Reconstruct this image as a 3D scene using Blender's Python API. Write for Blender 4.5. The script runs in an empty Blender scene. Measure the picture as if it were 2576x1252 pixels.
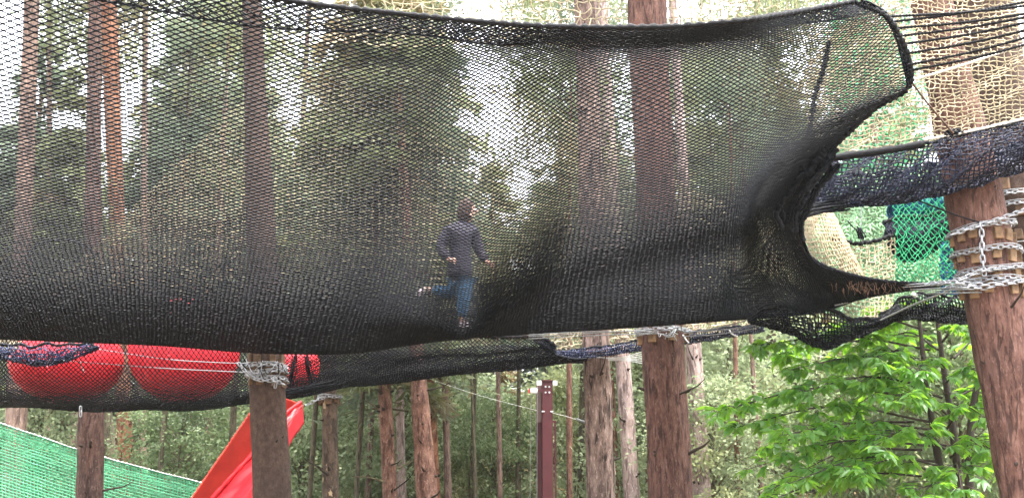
import bpy, bmesh, math, random
import numpy as np
from mathutils import Vector, Matrix, noise

# ------------------------------------------------------------------ scene, camera, sky, sun, exposure
scene = bpy.context.scene
COL = scene.collection
R = math.radians
FPX, CX, CY = 3110.0, 1288.0, 626.0          # focal length and centre on a 2576 x 1252 sheet
PITCH = math.atan(0.207)
CAM_H = 1.6

cam_d = bpy.data.cameras.new('camera')
cam_d.sensor_width = 36.0
cam_d.lens = 36.0 * FPX / 2576.0
cam_d.clip_start = 0.1
cam_d.clip_end = 2000.0
cam = bpy.data.objects.new('camera', cam_d)
cam.location = (0, 0, CAM_H)
cam.rotation_euler = (math.pi / 2 + PITCH, 0, 0)
COL.objects.link(cam)
scene.camera = cam

SUN_EL, SUN_AZ = R(78), R(120)               # azimuth measured from +Y towards +X
world = bpy.data.worlds.new('World')
scene.world = world
world.use_nodes = True
wn, wl = world.node_tree.nodes, world.node_tree.links
wn.clear()
sky = wn.new('ShaderNodeTexSky')
sky.sky_type = 'NISHITA'
sky.sun_disc = False
sky.sun_elevation = SUN_EL
sky.sun_rotation = SUN_AZ
sky.air_density = 1.0
sky.dust_density = 5.0
sky.ozone_density = 1.0
hs = wn.new('ShaderNodeHueSaturation')
hs.inputs['Saturation'].default_value = 0.22
bg = wn.new('ShaderNodeBackground')
bg.inputs['Strength'].default_value = 0.15
wo = wn.new('ShaderNodeOutputWorld')
wl.new(sky.outputs[0], hs.inputs['Color'])
wl.new(hs.outputs[0], bg.inputs['Color'])
wl.new(bg.outputs[0], wo.inputs['Surface'])

sun_d = bpy.data.lights.new('sun', 'SUN')
sun_d.energy = 1.3
sun_d.angle = R(25)
sun_d.color = (1.0, 0.965, 0.91)
sun = bpy.data.objects.new('sun', sun_d)
sdir = Vector((math.sin(SUN_AZ) * math.cos(SUN_EL), math.cos(SUN_AZ) * math.cos(SUN_EL), math.sin(SUN_EL)))
sun.rotation_euler = (-sdir).to_track_quat('-Z', 'Y').to_euler()
sun.location = sdir * 60
COL.objects.link(sun)

vs = scene.view_settings
vs.view_transform = 'Standard'
vs.look = 'None'
vs.gamma = 1.0
vs.use_curve_mapping = False
vs.exposure = 3.3
scene.cycles.max_bounces = 6
scene.cycles.diffuse_bounces = 3
scene.cycles.glossy_bounces = 2
scene.cycles.transmission_bounces = 4
scene.cycles.use_denoising = True

rng = np.random.default_rng(7)
rnd = random.Random(7)

# ------------------------------------------------------------------ helpers
cp, sp = math.cos(PITCH), math.sin(PITCH)
def P(x, y, d):
    """point at sheet position (x, y) standing d metres away along the ground"""
    a = (x - CX) / FPX
    b = -(y - CY) / FPX
    k = d / (cp - b * sp)
    return np.array((a * k, d, CAM_H + (sp + b * cp) * k))
def px(n, d):
    return n * d / FPX

def link(o):
    COL.objects.link(o)
    return o
def empty(name, loc=(0, 0, 0), parent=None):
    o = bpy.data.objects.new(name, None)
    o.empty_display_size = 0.1
    o.location = loc
    if parent: o.parent = parent
    return link(o)
def tag(o, label=None, cat=None, group=None, kind=None):
    if label: o['label'] = label
    if cat: o['category'] = cat
    if group: o['group'] = group
    if kind: o['kind'] = kind
    return o
def mesh_obj(name, me, mat=None, parent=None, loc=None):
    o = bpy.data.objects.new(name, me)
    if mat is not None and not me.materials: me.materials.append(mat)
    if parent: o.parent = parent
    if loc is not None: o.location = loc
    return link(o)
def raw_mesh(name, verts, faces, smooth=True):
    """verts (n,3) array, faces (m,k) int array"""
    verts = np.asarray(verts, dtype=np.float32)
    faces = np.asarray(faces, dtype=np.int32)
    me = bpy.data.meshes.new(name)
    n, (m, k) = len(verts), faces.shape
    me.vertices.add(n)
    me.vertices.foreach_set('co', verts.ravel())
    me.loops.add(m * k)
    me.loops.foreach_set('vertex_index', faces.ravel())
    me.polygons.add(m)
    me.polygons.foreach_set('loop_start', np.arange(0, m * k, k, dtype=np.int32))
    me.polygons.foreach_set('use_smooth', np.full(m, smooth, dtype=bool))
    me.update(calc_edges=True)
    return me
def origin_world(parent):
    v = Vector((0, 0, 0))
    while parent is not None:
        v += Vector(parent.location); parent = parent.parent
    return np.array(v)

class Tubes:
    """collects tubes along polylines; all faces are quads"""
    def __init__(self): self.v, self.f, self.n = [], [], 0
    def add(self, pts, r, sides=3, ref=(0.31, -0.83, 0.46), closed=False):
        pts = np.asarray(pts, dtype=float)
        n = len(pts)
        if n < 2: return
        if closed: t = np.roll(pts, -1, 0) - np.roll(pts, 1, 0)
        else: t = np.gradient(pts, axis=0)
        t /= np.linalg.norm(t, axis=1)[:, None] + 1e-9
        a = np.cross(t, np.asarray(ref))
        a /= np.linalg.norm(a, axis=1)[:, None] + 1e-9
        b = np.cross(t, a)
        r = np.broadcast_to(np.asarray(r, dtype=float), (n,))
        ang = np.arange(sides) * (2 * math.pi / sides)
        ring = (a[:, None, :] * np.cos(ang)[None, :, None] + b[:, None, :] * np.sin(ang)[None, :, None]) * r[:, None, None]
        self.v.append((pts[:, None, :] + ring).reshape(-1, 3))
        m = n if closed else n - 1
        i = np.arange(m)[:, None] * sides
        i2 = (np.arange(1, m + 1) % n)[:, None] * sides
        k = np.arange(sides)[None, :]
        k2 = (k + 1) % sides
        self.f.append(np.stack([i + k, i + k2, i2 + k2, i2 + k], -1).reshape(-1, 4) + self.n)
        self.n += n * sides
    def mesh(self, name, smooth=True):
        return raw_mesh(name, np.concatenate(self.v), np.concatenate(self.f), smooth)
    def build(self, name, mat, parent=None, kind=None, smooth=True):
        me = self.mesh(name, smooth)
        if parent is not None:
            me.transform(Matrix.Translation(-Vector(origin_world(parent))))
        o = mesh_obj(name, me, mat, parent)
        if kind: o['kind'] = kind
        return o

def smooth_path(pts, n):
    """Catmull-Rom through control points, n samples"""
    pts = np.asarray(pts, dtype=float)
    return cr(pts, np.linspace(0, len(pts) - 1, n))
def cr(c, t):
    m = len(c)
    i = np.clip(np.floor(t).astype(int), 0, m - 2)
    f = (t - i)
    f = f.reshape(f.shape + (1,) * (c.ndim - 1))
    p0 = np.where((i == 0).reshape(f.shape), 2 * c[i] - c[i + 1], c[np.maximum(i - 1, 0)])
    p1, p2 = c[i], c[i + 1]
    p3 = np.where((i == m - 2).reshape(f.shape), 2 * c[i + 1] - c[i], c[np.minimum(i + 2, m - 1)])
    return 0.5 * (2 * p1 + (p2 - p0) * f + (2 * p0 - 5 * p1 + 4 * p2 - p3) * f ** 2 + (3 * p1 - p0 - 3 * p2 + p3) * f ** 3)

class Patch:
    """smooth sheet through a grid of control points ctrl[column][row] = (x, y, depth)"""
    def __init__(self, ctrl, even=True, wave=0.0, seed=1):
        self.C = np.array([[P(*p) for p in col] for col in ctrl])
        M, N = self.C.shape[:2]
        self.um, self.vm = self._map(0, even), self._map(1, even)
        self.lu = np.linalg.norm(np.diff(self.C, axis=0), axis=2).sum(0).mean()
        self.lv = np.linalg.norm(np.diff(self.C, axis=1), axis=2).sum(1).mean()
        self.wave = wave
        g = np.random.default_rng(seed)
        self.w = g.normal(size=(6, 3)); self.k = g.uniform(2, 9, size=(6, 2)); self.ph = g.uniform(0, 6.28, 6)
    def _map(self, ax, even):
        n = self.C.shape[ax]
        if not even: return np.linspace(0, n - 1, 101)
        L = np.linalg.norm(np.diff(self.C, axis=ax), axis=2).mean(1 - ax)
        s = np.concatenate([[0], np.cumsum(L)]); s /= s[-1]
        q = np.interp(np.linspace(0, 1, 101), s, np.arange(n))
        pad = np.concatenate([2 * q[0] - q[1:9][::-1], q, 2 * q[-1] - q[-9:-1][::-1]])
        q2 = np.convolve(pad, np.ones(17) / 17, 'valid')
        q2 = (q2 - q2[0]) / (q2[-1] - q2[0]) * (n - 1)
        return q2
    def __call__(self, u, v):
        u, v = np.asarray(u, float), np.asarray(v, float)
        tu = np.interp(u, np.linspace(0, 1, 101), self.um)
        tv = np.interp(v, np.linspace(0, 1, 101), self.vm)
        M, N = self.C.shape[:2]
        # interpolate along v for the four neighbouring columns
        def row(ci): 
            c = self.C[ci]                       # (n, N, 3)
            i = np.clip(np.floor(tv).astype(int), 0, N - 2); f = (tv - i)[:, None]
            a = np.arange(len(tv))
            p1, p2 = c[a, i], c[a, i + 1]
            p0 = np.where((i == 0)[:, None], 2 * p1 - p2, c[a, np.maximum(i - 1, 0)])
            p3 = np.where((i == N - 2)[:, None], 2 * p2 - p1, c[a, np.minimum(i + 2, N - 1)])
            return 0.5 * (2 * p1 + (p2 - p0) * f + (2 * p0 - 5 * p1 + 4 * p2 - p3) * f ** 2 + (3 * p1 - p0 - 3 * p2 + p3) * f ** 3)
        i = np.clip(np.floor(tu).astype(int), 0, M - 2); f = (tu - i)[:, None]
        p1, p2 = row(i), row(i + 1)
        p0 = np.where((i == 0)[:, None], 2 * p1 - p2, row(np.maximum(i - 1, 0)))
        p3 = np.where((i == M - 2)[:, None], 2 * p2 - p1, row(np.minimum(i + 2, M - 1)))
        out = 0.5 * (2 * p1 + (p2 - p0) * f + (2 * p0 - 5 * p1 + 4 * p2 - p3) * f ** 2 + (3 * p1 - p0 - 3 * p2 + p3) * f ** 3)
        if self.wave:
            for w, k, ph in zip(self.w, self.k, self.ph):
                out = out + self.wave * w[None] * np.sin(k[0] * u * 6.28 + k[1] * v * 4 + ph)[:, None] * 0.4
        return out

def weave(T, S, nu, nv, r, style='diamond', knot=1.5, jit=0.12, sides=3, mid=True, seed=3, keep=None, warp=None, ru=None):
    """lay the strands of a knotted net over the sheet S"""
    g = np.random.default_rng(seed)
    cell = min(S.lu / nu, S.lv / nv)
    J = g.normal(size=(2 * nu + 8, 2 * nv + 8, 3)) * jit * cell
    def place(u, v):
        ui = np.round(2 * u).astype(int) + 3; vi = np.round(2 * v).astype(int) + 3
        iu = np.clip(2 * u + 3, 0, 2 * nu + 6); iv = np.clip(2 * v + 3, 0, 2 * nv + 6)
        a, b = np.floor(iu).astype(int), np.floor(iv).astype(int)
        c, d = np.ceil(iu).astype(int), np.ceil(iv).astype(int)
        tv = np.clip(v / nv, 0, 1)
        if warp is not None: tv = warp(tv)
        return S(np.clip(u / nu, 0, 1), tv) + 0.5 * (J[a, b] + J[c, d])
    rf = r if callable(r) else (lambda t: np.full_like(t, r))
    ru = ru or (lambda t: 1.0)
    h = 0.25 if mid else 0.5
    if style == 'diamond':
        for k in range(-nv, nu + 1):
            for s in (1, -1):
                if s == 1: v0, v1 = max(0, -k), min(nv, nu - k)
                else: v0, v1 = max(0, k - nu) if k >= 0 else None, min(nv, k)
                if s == -1: 
                    kk = k + nv if k < 0 else k
                if s == 1:
                    if v1 - v0 < 0.5: continue
                    v = np.arange(v0, v1 + 1e-6, h); u = k + v
                else:
                    m = k + nv                       # u + v = m, m in 0..nu+nv
                    v0, v1 = max(0, m - nu), min(nv, m)
                    if v1 - v0 < 0.5: continue
                    v = np.arange(v0, v1 + 1e-6, h); u = m - v
                if keep is not None:
                    ok = keep(u / nu, v / nv)
                    if not ok.any(): continue
                    u, v = u[ok], v[ok]
                    if len(u) < 3: continue
                p = place(u, v)
                isn = (np.abs((2 * v) - np.round(2 * v)) < 1e-6)
                T.add(p, rf(v / nv) * ru(u / nu) * np.where(isn, knot, 1.0), sides)
    else:
        h = 0.5 if mid else 1.0
        for k in range(nu + 1):
            v = np.arange(0, nv + 1e-6, h); u = np.full_like(v, k)
            if keep is not None:
                ok = keep(u / nu, v / nv); u, v = u[ok], v[ok]
                if len(u) < 3: continue
            p = place(u, v)
            T.add(p, rf(v / nv) * ru(u / nu) * np.where(np.abs(v - np.round(v)) < 1e-6, knot, 1.0), sides)
        for k in range(nv + 1):
            u = np.arange(0, nu + 1e-6, h); v = np.full_like(u, k)
            if keep is not None:
                ok = keep(u / nu, v / nv); u, v = u[ok], v[ok]
                if len(u) < 3: continue
            p = place(u, v)
            T.add(p, rf(v / nv) * ru(u / nu) * np.where(np.abs(u - np.round(u)) < 1e-6, knot, 1.0), sides)

def bumpy(pts, r, step=0.05, amp=0.25, seed=0):
    """resample a path and give it a knotted, lumpy radius"""
    pts = np.asarray(pts)
    L = np.concatenate([[0], np.cumsum(np.linalg.norm(np.diff(pts, axis=0), axis=1))])
    n = max(4, int(L[-1] / step * 4))
    s = np.linspace(0, L[-1], n)
    q = np.stack([np.interp(s, L, pts[:, i]) for i in range(3)], 1)
    g = np.random.default_rng(seed)
    rad = r * (1 + amp * np.sin(s / step * 6.283) + amp * 0.5 * g.normal(size=n))
    return q, np.maximum(rad, r * 0.5)

# ------------------------------------------------------------------ materials
def new_mat(name):
    m = bpy.data.materials.new(name); m.use_nodes = True
    nt = m.node_tree; nt.nodes.clear()
    out = nt.nodes.new('ShaderNodeOutputMaterial')
    return m, nt.nodes, nt.links, out
def plain(name, col, rough=0.7, var=0.25, scale=8.0, metal=0.0, spec=0.4, bump=0.0, bscale=60.0, sheen=0.0):
    m, n, l, out = new_mat(name)
    b = n.new('ShaderNodeBsdfPrincipled')
    tc = n.new('ShaderNodeTexCoord'); nz = n.new('ShaderNodeTexNoise')
    nz.inputs['Scale'].default_value = scale; nz.inputs['Detail'].default_value = 5
    l.new(tc.outputs['Object'], nz.inputs['Vector'])
    rp = n.new('ShaderNodeValToRGB')
    rp.color_ramp.elements[0].position = 0.3; rp.color_ramp.elements[1].position = 0.7
    rp.color_ramp.elements[0].color = tuple(c * (1 - var) for c in col) + (1,)
    rp.color_ramp.elements[1].color = tuple(min(1, c * (1 + var)) for c in col) + (1,)
    l.new(nz.outputs['Fac'], rp.inputs[0]); l.new(rp.outputs[0], b.inputs['Base Color'])
    b.inputs['Roughness'].default_value = rough; b.inputs['Metallic'].default_value = metal
    b.inputs['Specular IOR Level'].default_value = spec
    if sheen:
        b.inputs['Sheen Weight'].default_value = sheen
    if bump:
        nb = n.new('ShaderNodeTexNoise'); nb.inputs['Scale'].default_value = bscale
        bp = n.new('ShaderNodeBump'); bp.inputs['Strength'].default_value = bump; bp.inputs['Distance'].default_value = 0.01
        l.new(tc.outputs['Object'], nb.inputs['Vector']); l.new(nb.outputs['Fac'], bp.inputs['Height'])
        l.new(bp.outputs[0], b.inputs['Normal'])
    l.new(b.outputs[0], out.inputs[0])
    return m
def bark(name, dark, mid, light, scale=9.0, stretch=0.22, bump=0.7, flake=0.0, flakecol=(0.45, 0.33, 0.2), fleck=0.5, crack=0.7):
    m, n, l, out = new_mat(name)
    b = n.new('ShaderNodeBsdfPrincipled'); b.inputs['Roughness'].default_value = 0.88
    b.inputs['Specular IOR Level'].default_value = 0.25
    tc = n.new('ShaderNodeTexCoord')
    def nz(sc, st, detail=6, rough=0.6, dist=0.0):
        mp = n.new('ShaderNodeMapping'); mp.inputs['Scale'].default_value = (1, 1, st)
        l.new(tc.outputs['Object'], mp.inputs['Vector'])
        t = n.new('ShaderNodeTexNoise'); t.inputs['Scale'].default_value = sc; t.inputs['Detail'].default_value = detail
        t.inputs['Roughness'].default_value = rough; t.inputs['Distortion'].default_value = dist
        l.new(mp.outputs[0], t.inputs['Vector']); return t.outputs['Fac']
    def ramp(fac, stops):
        r = n.new('ShaderNodeValToRGB'); e = r.color_ramp.elements
        e[0].position, e[0].color = stops[0][0], stops[0][1] + (1,)
        e[1].position, e[1].color = stops[-1][0], stops[-1][1] + (1,)
        for p, c in stops[1:-1]:
            q = e.new(p); q.color = c + (1,)
        l.new(fac, r.inputs[0]); return r.outputs[0]
    def mix(kind, f, a, c):
        x = n.new('ShaderNodeMixRGB'); x.blend_type = kind
        if isinstance(f, float): x.inputs[0].default_value = f
        else: l.new(f, x.inputs[0])
        l.new(a, x.inputs[1])
        if isinstance(c, tuple): x.inputs[2].default_value = c + (1,)
        else: l.new(c, x.inputs[2])
        return x.outputs[0]
    W, K = (1, 1, 1), (0, 0, 0)
    big = nz(scale * 1.5, stretch * 1.6, 7, 0.68)
    base = ramp(big, [(0.30, dark), (0.5, mid), (0.74, light)])
    large = ramp(nz(1.6, 0.5, 3), [(0.3, (0.72, 0.72, 0.74)), (0.7, (1.2, 1.17, 1.12))])
    col = mix('MULTIPLY', 1.0, base, large)
    fl = nz(scale * 6, stretch * 1.3, 4, 0.7, 0.3)
    fm = ramp(fl, [(0.56, K), (0.64, (fleck,) * 3)])
    col = mix('MIX', fm, col, tuple(min(0.7, c * 1.35 + 0.03) for c in light))
    ck = nz(scale * 2.4, stretch * 0.7, 5, 0.6, 0.8)
    cm = ramp(ck, [(0.40, (crack,) * 3), (0.47, K)])
    col = mix('MIX', cm, col, tuple(c * 0.55 for c in dark))
    if flake:
        f = nz(7, 0.55, 5, 0.6)
        fr = ramp(f, [(0.68 - flake * 0.1, K), (0.71 - flake * 0.1, W)])
        col = mix('MIX', fr, col, flakecol)
    l.new(col, b.inputs['Base Color'])
    h = mix('SUBTRACT', 0.8, mix('ADD', 0.5, big, fl), cm)
    bp = n.new('ShaderNodeBump'); bp.inputs['Strength'].default_value = bump; bp.inputs['Distance'].default_value = 0.03
    l.new(h, bp.inputs['Height']); l.new(bp.outputs[0], b.inputs['Normal'])
    l.new(b.outputs[0], out.inputs[0])
    return m
def leaf_mat(name, c1, c2, trans=0.4, tcol=None, rough=0.55, spec=0.3, nscale=1.3, patch=None, amount=0.55):
    m, n, l, out = new_mat(name)
    b = n.new('ShaderNodeBsdfPrincipled'); b.inputs['Roughness'].default_value = rough; b.inputs['Specular IOR Level'].default_value = spec
    geo = n.new('ShaderNodeNewGeometry')
    oi = n.new('ShaderNodeObjectInfo')
    tc = n.new('ShaderNodeTexCoord'); nz = n.new('ShaderNodeTexNoise'); nz.inputs['Scale'].default_value = nscale; nz.inputs['Detail'].default_value = 2
    l.new(geo.outputs['Position'], nz.inputs['Vector'])
    a1 = n.new('ShaderNodeMath'); a1.operation = 'MULTIPLY_ADD'; a1.inputs[1].default_value = 0.5
    l.new(geo.outputs['Random Per Island'], a1.inputs[0]); l.new(nz.outputs['Fac'], a1.inputs[2])
    a2 = n.new('ShaderNodeMath'); a2.operation = 'MULTIPLY_ADD'; a2.inputs[1].default_value = 0.35
    l.new(oi.outputs['Random'], a2.inputs[0]); l.new(a1.outputs[0], a2.inputs[2])
    mr = n.new('ShaderNodeMapRange'); mr.inputs['From Min'].default_value = 0.4; mr.inputs['From Max'].default_value = 1.4
    l.new(a2.outputs[0], mr.inputs['Value'])
    mx = n.new('ShaderNodeMixRGB'); mx.inputs[1].default_value = c1 + (1,); mx.inputs[2].default_value = c2 + (1,)
    l.new(mr.outputs[0], mx.inputs[0])
    if patch:
        n2 = n.new('ShaderNodeTexNoise'); n2.inputs['Scale'].default_value = 0.55; n2.inputs['Detail'].default_value = 4
        l.new(geo.outputs['Position'], n2.inputs['Vector'])
        r2 = n.new('ShaderNodeMapRange'); r2.inputs['From Min'].default_value = amount; r2.inputs['From Max'].default_value = amount + 0.12; r2.inputs['To Max'].default_value = 0.85
        l.new(n2.outputs['Fac'], r2.inputs['Value'])
        m0 = mx; mx = n.new('ShaderNodeMixRGB'); mx.inputs[2].default_value = patch + (1,)
        l.new(r2.outputs[0], mx.inputs[0]); l.new(m0.outputs[0], mx.inputs[1])
    l.new(mx.outputs[0], b.inputs['Base Color'])
    t = n.new('ShaderNodeBsdfTranslucent')
    if tcol: t.inputs['Color'].default_value = tcol + (1,)
    else: l.new(mx.outputs[0], t.inputs['Color'])
    ms = n.new('ShaderNodeMixShader'); ms.inputs[0].default_value = trans
    l.new(b.outputs[0], ms.inputs[1]); l.new(t.outputs[0], ms.inputs[2]); l.new(ms.outputs[0], out.inputs[0])
    return m

M = {}
M['black_net'] = plain('black_nylon_net', (0.0032, 0.0042, 0.0075), 0.55, 0.25, 3.0, spec=0.14)
M['black_rope'] = plain('black_rope', (0.006, 0.006, 0.0075), 0.7, 0.3, 20, spec=0.2, bump=0.4, bscale=120)
M['navy_net'] = plain('navy_net', (0.012, 0.019, 0.062), 0.5, 0.45, 9.0, spec=0.4)
M['navy_black'] = plain('navy_black_net', (0.008, 0.010, 0.024), 0.6, 0.35, 6.0, spec=0.25)
M['beige_net'] = plain('beige_net', (0.42, 0.35, 0.225), 0.75, 0.18, 3.0)
M['beige_dim'] = plain('weathered_beige_net', (0.33, 0.29, 0.18), 0.8, 0.25, 3.0)
M['beige_dark'] = plain('beige_dense_net', (0.42, 0.34, 0.22), 0.8, 0.2, 5.0)
M['green_net'] = plain('green_net', (0.012, 0.30, 0.12), 0.6, 0.2, 3.0)
M['pale_green_net'] = plain('pale_green_net', (0.24, 0.42, 0.22), 0.7, 0.25, 2.0)
M['mid_green_net'] = plain('mid_green_net', (0.06, 0.36, 0.15), 0.65, 0.25, 2.0)
M['green_fence'] = plain('green_fence_net', (0.10, 0.42, 0.22), 0.55, 0.25, 1.6)
M['blue_net'] = plain('blue_net', (0.012, 0.10, 0.22), 0.6, 0.2, 3.0)
M['red_ball'] = plain('red_vinyl', (0.72, 0.02, 0.032), 0.42, 0.06, 1.5, spec=0.4)
M['red_net'] = plain('red_slide_net', (0.52, 0.05, 0.03), 0.6, 0.2, 4.0)
M['red_sheet'] = plain('red_slide_sheet', (0.58, 0.02, 0.03), 0.38, 0.12, 2.0, bump=0.15, bscale=14)
M['steel'] = plain('galvanised_steel', (0.33, 0.34, 0.36), 0.42, 0.3, 25, metal=0.7)
M['cable'] = plain('steel_cable', (0.30, 0.31, 0.32), 0.45, 0.3, 60, metal=0.6)
M['white_rope'] = plain('white_rope', (0.72, 0.71, 0.66), 0.8, 0.15, 30)
M['brown_rope'] = plain('brown_rope', (0.10, 0.06, 0.04), 0.8, 0.3, 30)
M['wood_block'] = plain('raw_wood_block', (0.165, 0.098, 0.05), 0.85, 0.55, 11, bump=0.4)
M['wood_dark'] = plain('weathered_wood_block', (0.11, 0.064, 0.036), 0.85, 0.45, 12, bump=0.4)
M['mast'] = plain('maroon_painted_steel', (0.085, 0.018, 0.022), 0.5, 0.12, 6)
M['white_plate'] = plain('pale_plate', (0.62, 0.64, 0.62), 0.4, 0.1, 20)
M['dead_wood'] = plain('dead_branch', (0.13, 0.11, 0.06), 0.85, 0.4, 10)
M['knot'] = plain('dark_knot_wood', (0.035, 0.024, 0.018), 0.9, 0.4, 20)
M['litter'] = plain('pine_needle_litter', (0.075, 0.038, 0.018), 0.9, 0.4, 30)
M['bark_red'] = bark('red_brown_bark', (0.048, 0.024, 0.019), (0.118, 0.058, 0.045), (0.215, 0.122, 0.097), scale=10, fleck=0.4)
M['bark_dim'] = bark('dim_red_bark', (0.038, 0.021, 0.017), (0.09, 0.050, 0.040), (0.17, 0.108, 0.09))
M['bark_pink'] = bark('pinkish_grey_bark', (0.045, 0.03, 0.026), (0.18, 0.12, 0.098), (0.42, 0.31, 0.26), scale=8, stretch=0.2, crack=0.9)
M['bark_post'] = bark('dark_brown_bark', (0.030, 0.018, 0.014), (0.060, 0.037, 0.028), (0.095, 0.062, 0.048), scale=11, stretch=0.5, bump=0.35, fleck=0.15, crack=0.3)
M['bark_orange'] = bark('orange_pine_bark', (0.08, 0.034, 0.02), (0.20, 0.088, 0.05), (0.32, 0.165, 0.10), scale=7, stretch=0.4)
M['bark_rust'] = bark('rusty_brown_pine_bark', (0.075, 0.035, 0.026), (0.19, 0.098, 0.07), (0.34, 0.20, 0.15), scale=7, stretch=0.35)
M['bark_far'] = bark('far_pine_bark', (0.09, 0.06, 0.05), (0.19, 0.125, 0.10), (0.31, 0.22, 0.18), scale=5, stretch=0.3)
M['bark_grey'] = bark('grey_green_bark', (0.05, 0.045, 0.03), (0.10, 0.085, 0.055), (0.15, 0.13, 0.085), scale=6, stretch=0.3)
M['bark_flaky'] = bark('flaking_bark', (0.05, 0.035, 0.026), (0.10, 0.07, 0.05), (0.17, 0.12, 0.09), scale=7, stretch=0.4, flake=0.75)
M['bark_far_pink'] = bark('pale_pink_bark', (0.16, 0.11, 0.10), (0.36, 0.27, 0.25), (0.50, 0.41, 0.38), scale=6, stretch=0.3)
M['chestnut_stem'] = plain('chestnut_stem', (0.045, 0.032, 0.024), 0.8, 0.3, 12)
M['needles_grey'] = leaf_mat('grey_green_needles', (0.10, 0.14, 0.088), (0.24, 0.295, 0.19), 0.45, patch=(0.23, 0.17, 0.10))
M['needles_olive'] = leaf_mat('olive_needles', (0.11, 0.135, 0.058), (0.26, 0.285, 0.145), 0.45, patch=(0.26, 0.19, 0.10))
M['needles_brown'] = leaf_mat('browning_needles', (0.13, 0.10, 0.045), (0.26, 0.19, 0.085), 0.35)
M['leaf_pale'] = leaf_mat('pale_green_leaves', (0.155, 0.205, 0.10), (0.31, 0.365, 0.21), 0.45, patch=(0.25, 0.27, 0.12))
M['leaf_mid'] = leaf_mat('mid_green_leaves', (0.095, 0.14, 0.062), (0.21, 0.27, 0.125), 0.45, patch=(0.20, 0.19, 0.09))
M['chestnut_leaf'] = leaf_mat('chestnut_leaf', (0.060, 0.155, 0.045), (0.16, 0.30, 0.11), 0.55, (0.36, 0.68, 0.04), rough=0.38, spec=0.7, nscale=0.9)

# ------------------------------------------------------------------ ground
def ground():
    n = 60
    xs = np.linspace(-400, 400, n); ys = np.linspace(-60, 740, n)
    X, Y = np.meshgrid(xs, ys, indexing='ij')
    Z = 0.15 * np.sin(X * 0.21) * np.cos(Y * 0.17) * np.clip((Y - 6) / 10, 0, 1)
    v = np.stack([X, Y, Z], -1).reshape(-1, 3)
    i, j = np.meshgrid(np.arange(n - 1), np.arange(n - 1), indexing='ij')
    a = (i * n + j).ravel()
    f = np.stack([a, a + n, a + n + 1, a + 1], 1)
    m = plain('forest_floor', (0.085, 0.062, 0.036), 0.95, 0.5, 1.2, bump=0.6, bscale=20)
    o = mesh_obj('ground', raw_mesh('ground', v, f), m)
    tag(o, kind='structure')
ground()

# ------------------------------------------------------------------ trees: trunk builder
def trunk_mesh(name, path, radii, sides=28, rows=120, rough=0.05, fine=True, seed=0):
    """bark-ridged tapered trunk along a path of world points"""
    path = smooth_path(path, rows)
    rad = np.interp(np.linspace(0, 1, rows), np.linspace(0, 1, len(radii)), radii)
    ang = np.arange(sides) * 2 * math.pi / sides
    V = np.zeros((rows, sides, 3))
    for i in range(rows):
        for k in range(sides):
            d = (math.cos(ang[k]), math.sin(ang[k]))
            r = rad[i]
            if fine:
                nz = noise.noise((d[0] * 9 * r / 0.2 + seed, d[1] * 9 * r / 0.2, path[i][2] * 2.2))
                nb = noise.noise((d[0] * 1.5 + seed, d[1] * 1.5 + 7, path[i][2] * 0.7))
                r = r * (1 + rough * 1.3 * nz + 0.07 * nb)
            V[i, k] = path[i] + np.array((d[0] * r, d[1] * r, 0))
    i, k = np.meshgrid(np.arange(rows - 1), np.arange(sides), indexing='ij')
    k2 = (k + 1) % sides
    f = np.stack([i * sides + k, i * sides + k2, (i + 1) * sides + k2, (i + 1) * sides + k], -1).reshape(-1, 4)
    v = V.reshape(-1, 3)
    # caps
    top, bot = len(v), len(v) + 1
    v = np.concatenate([v, [path[-1]], [path[0]]])
    kk = np.arange(sides)
    ft = np.stack([(rows - 1) * sides + kk, (rows - 1) * sides + (kk + 1) % sides, np.full(sides, top), np.full(sides, top)], 1)
    me = bpy.data.meshes.new(name)
    me.from_pydata(v.tolist(), [], f.tolist() + ft[:, :3].tolist())
    for p in me.polygons: p.use_smooth = True
    me.update()
    return me

def px_trunk(x1, y1, w1, x2, y2, w2, d, top_z=None):
    """ground and top points and radii of a trunk seen centred at (x1,y1) and (x2,y2) with widths w1, w2"""
    a, b = P(x1, y1, d), P(x2, y2, d)
    r1, r2 = px(w1, d) / 2, px(w2, d) / 2
    def at(z):
        t = (z - a[2]) / (b[2] - a[2])
        return a + (b - a) * t, max(0.35 * r1, r1 + (r2 - r1) * t)
    g, rg = at(-0.2)
    h, rh = at(top_z if top_z is not None else b[2])
    return g, rg, h, rh, at

# shared crowns (built at the origin, reused by many trees)
def leaves_mesh(name, centers, dirs, length, width, g, droop=0.0):
    """thin kite-shaped leaves: one quad each, bent off their branch direction"""
    n = len(centers)
    d = dirs + g.normal(size=(n, 3)) * 0.55
    d[:, 2] -= droop
    d /= np.linalg.norm(d, axis=1)[:, None]
    s = np.cross(d, g.normal(size=(n, 3)))
    s /= np.linalg.norm(s, axis=1)[:, None] + 1e-9
    L = length * g.uniform(0.6, 1.35, n)[:, None]; W = width * g.uniform(0.6, 1.3, n)[:, None]
    v = np.stack([centers, centers + d * L * 0.45 + s * W, centers + d * L, centers + d * L * 0.45 - s * W], 1).reshape(-1, 3)
    f = np.arange(4 * n).reshape(n, 4)
    return raw_mesh(name, v, f, smooth=False)

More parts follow.
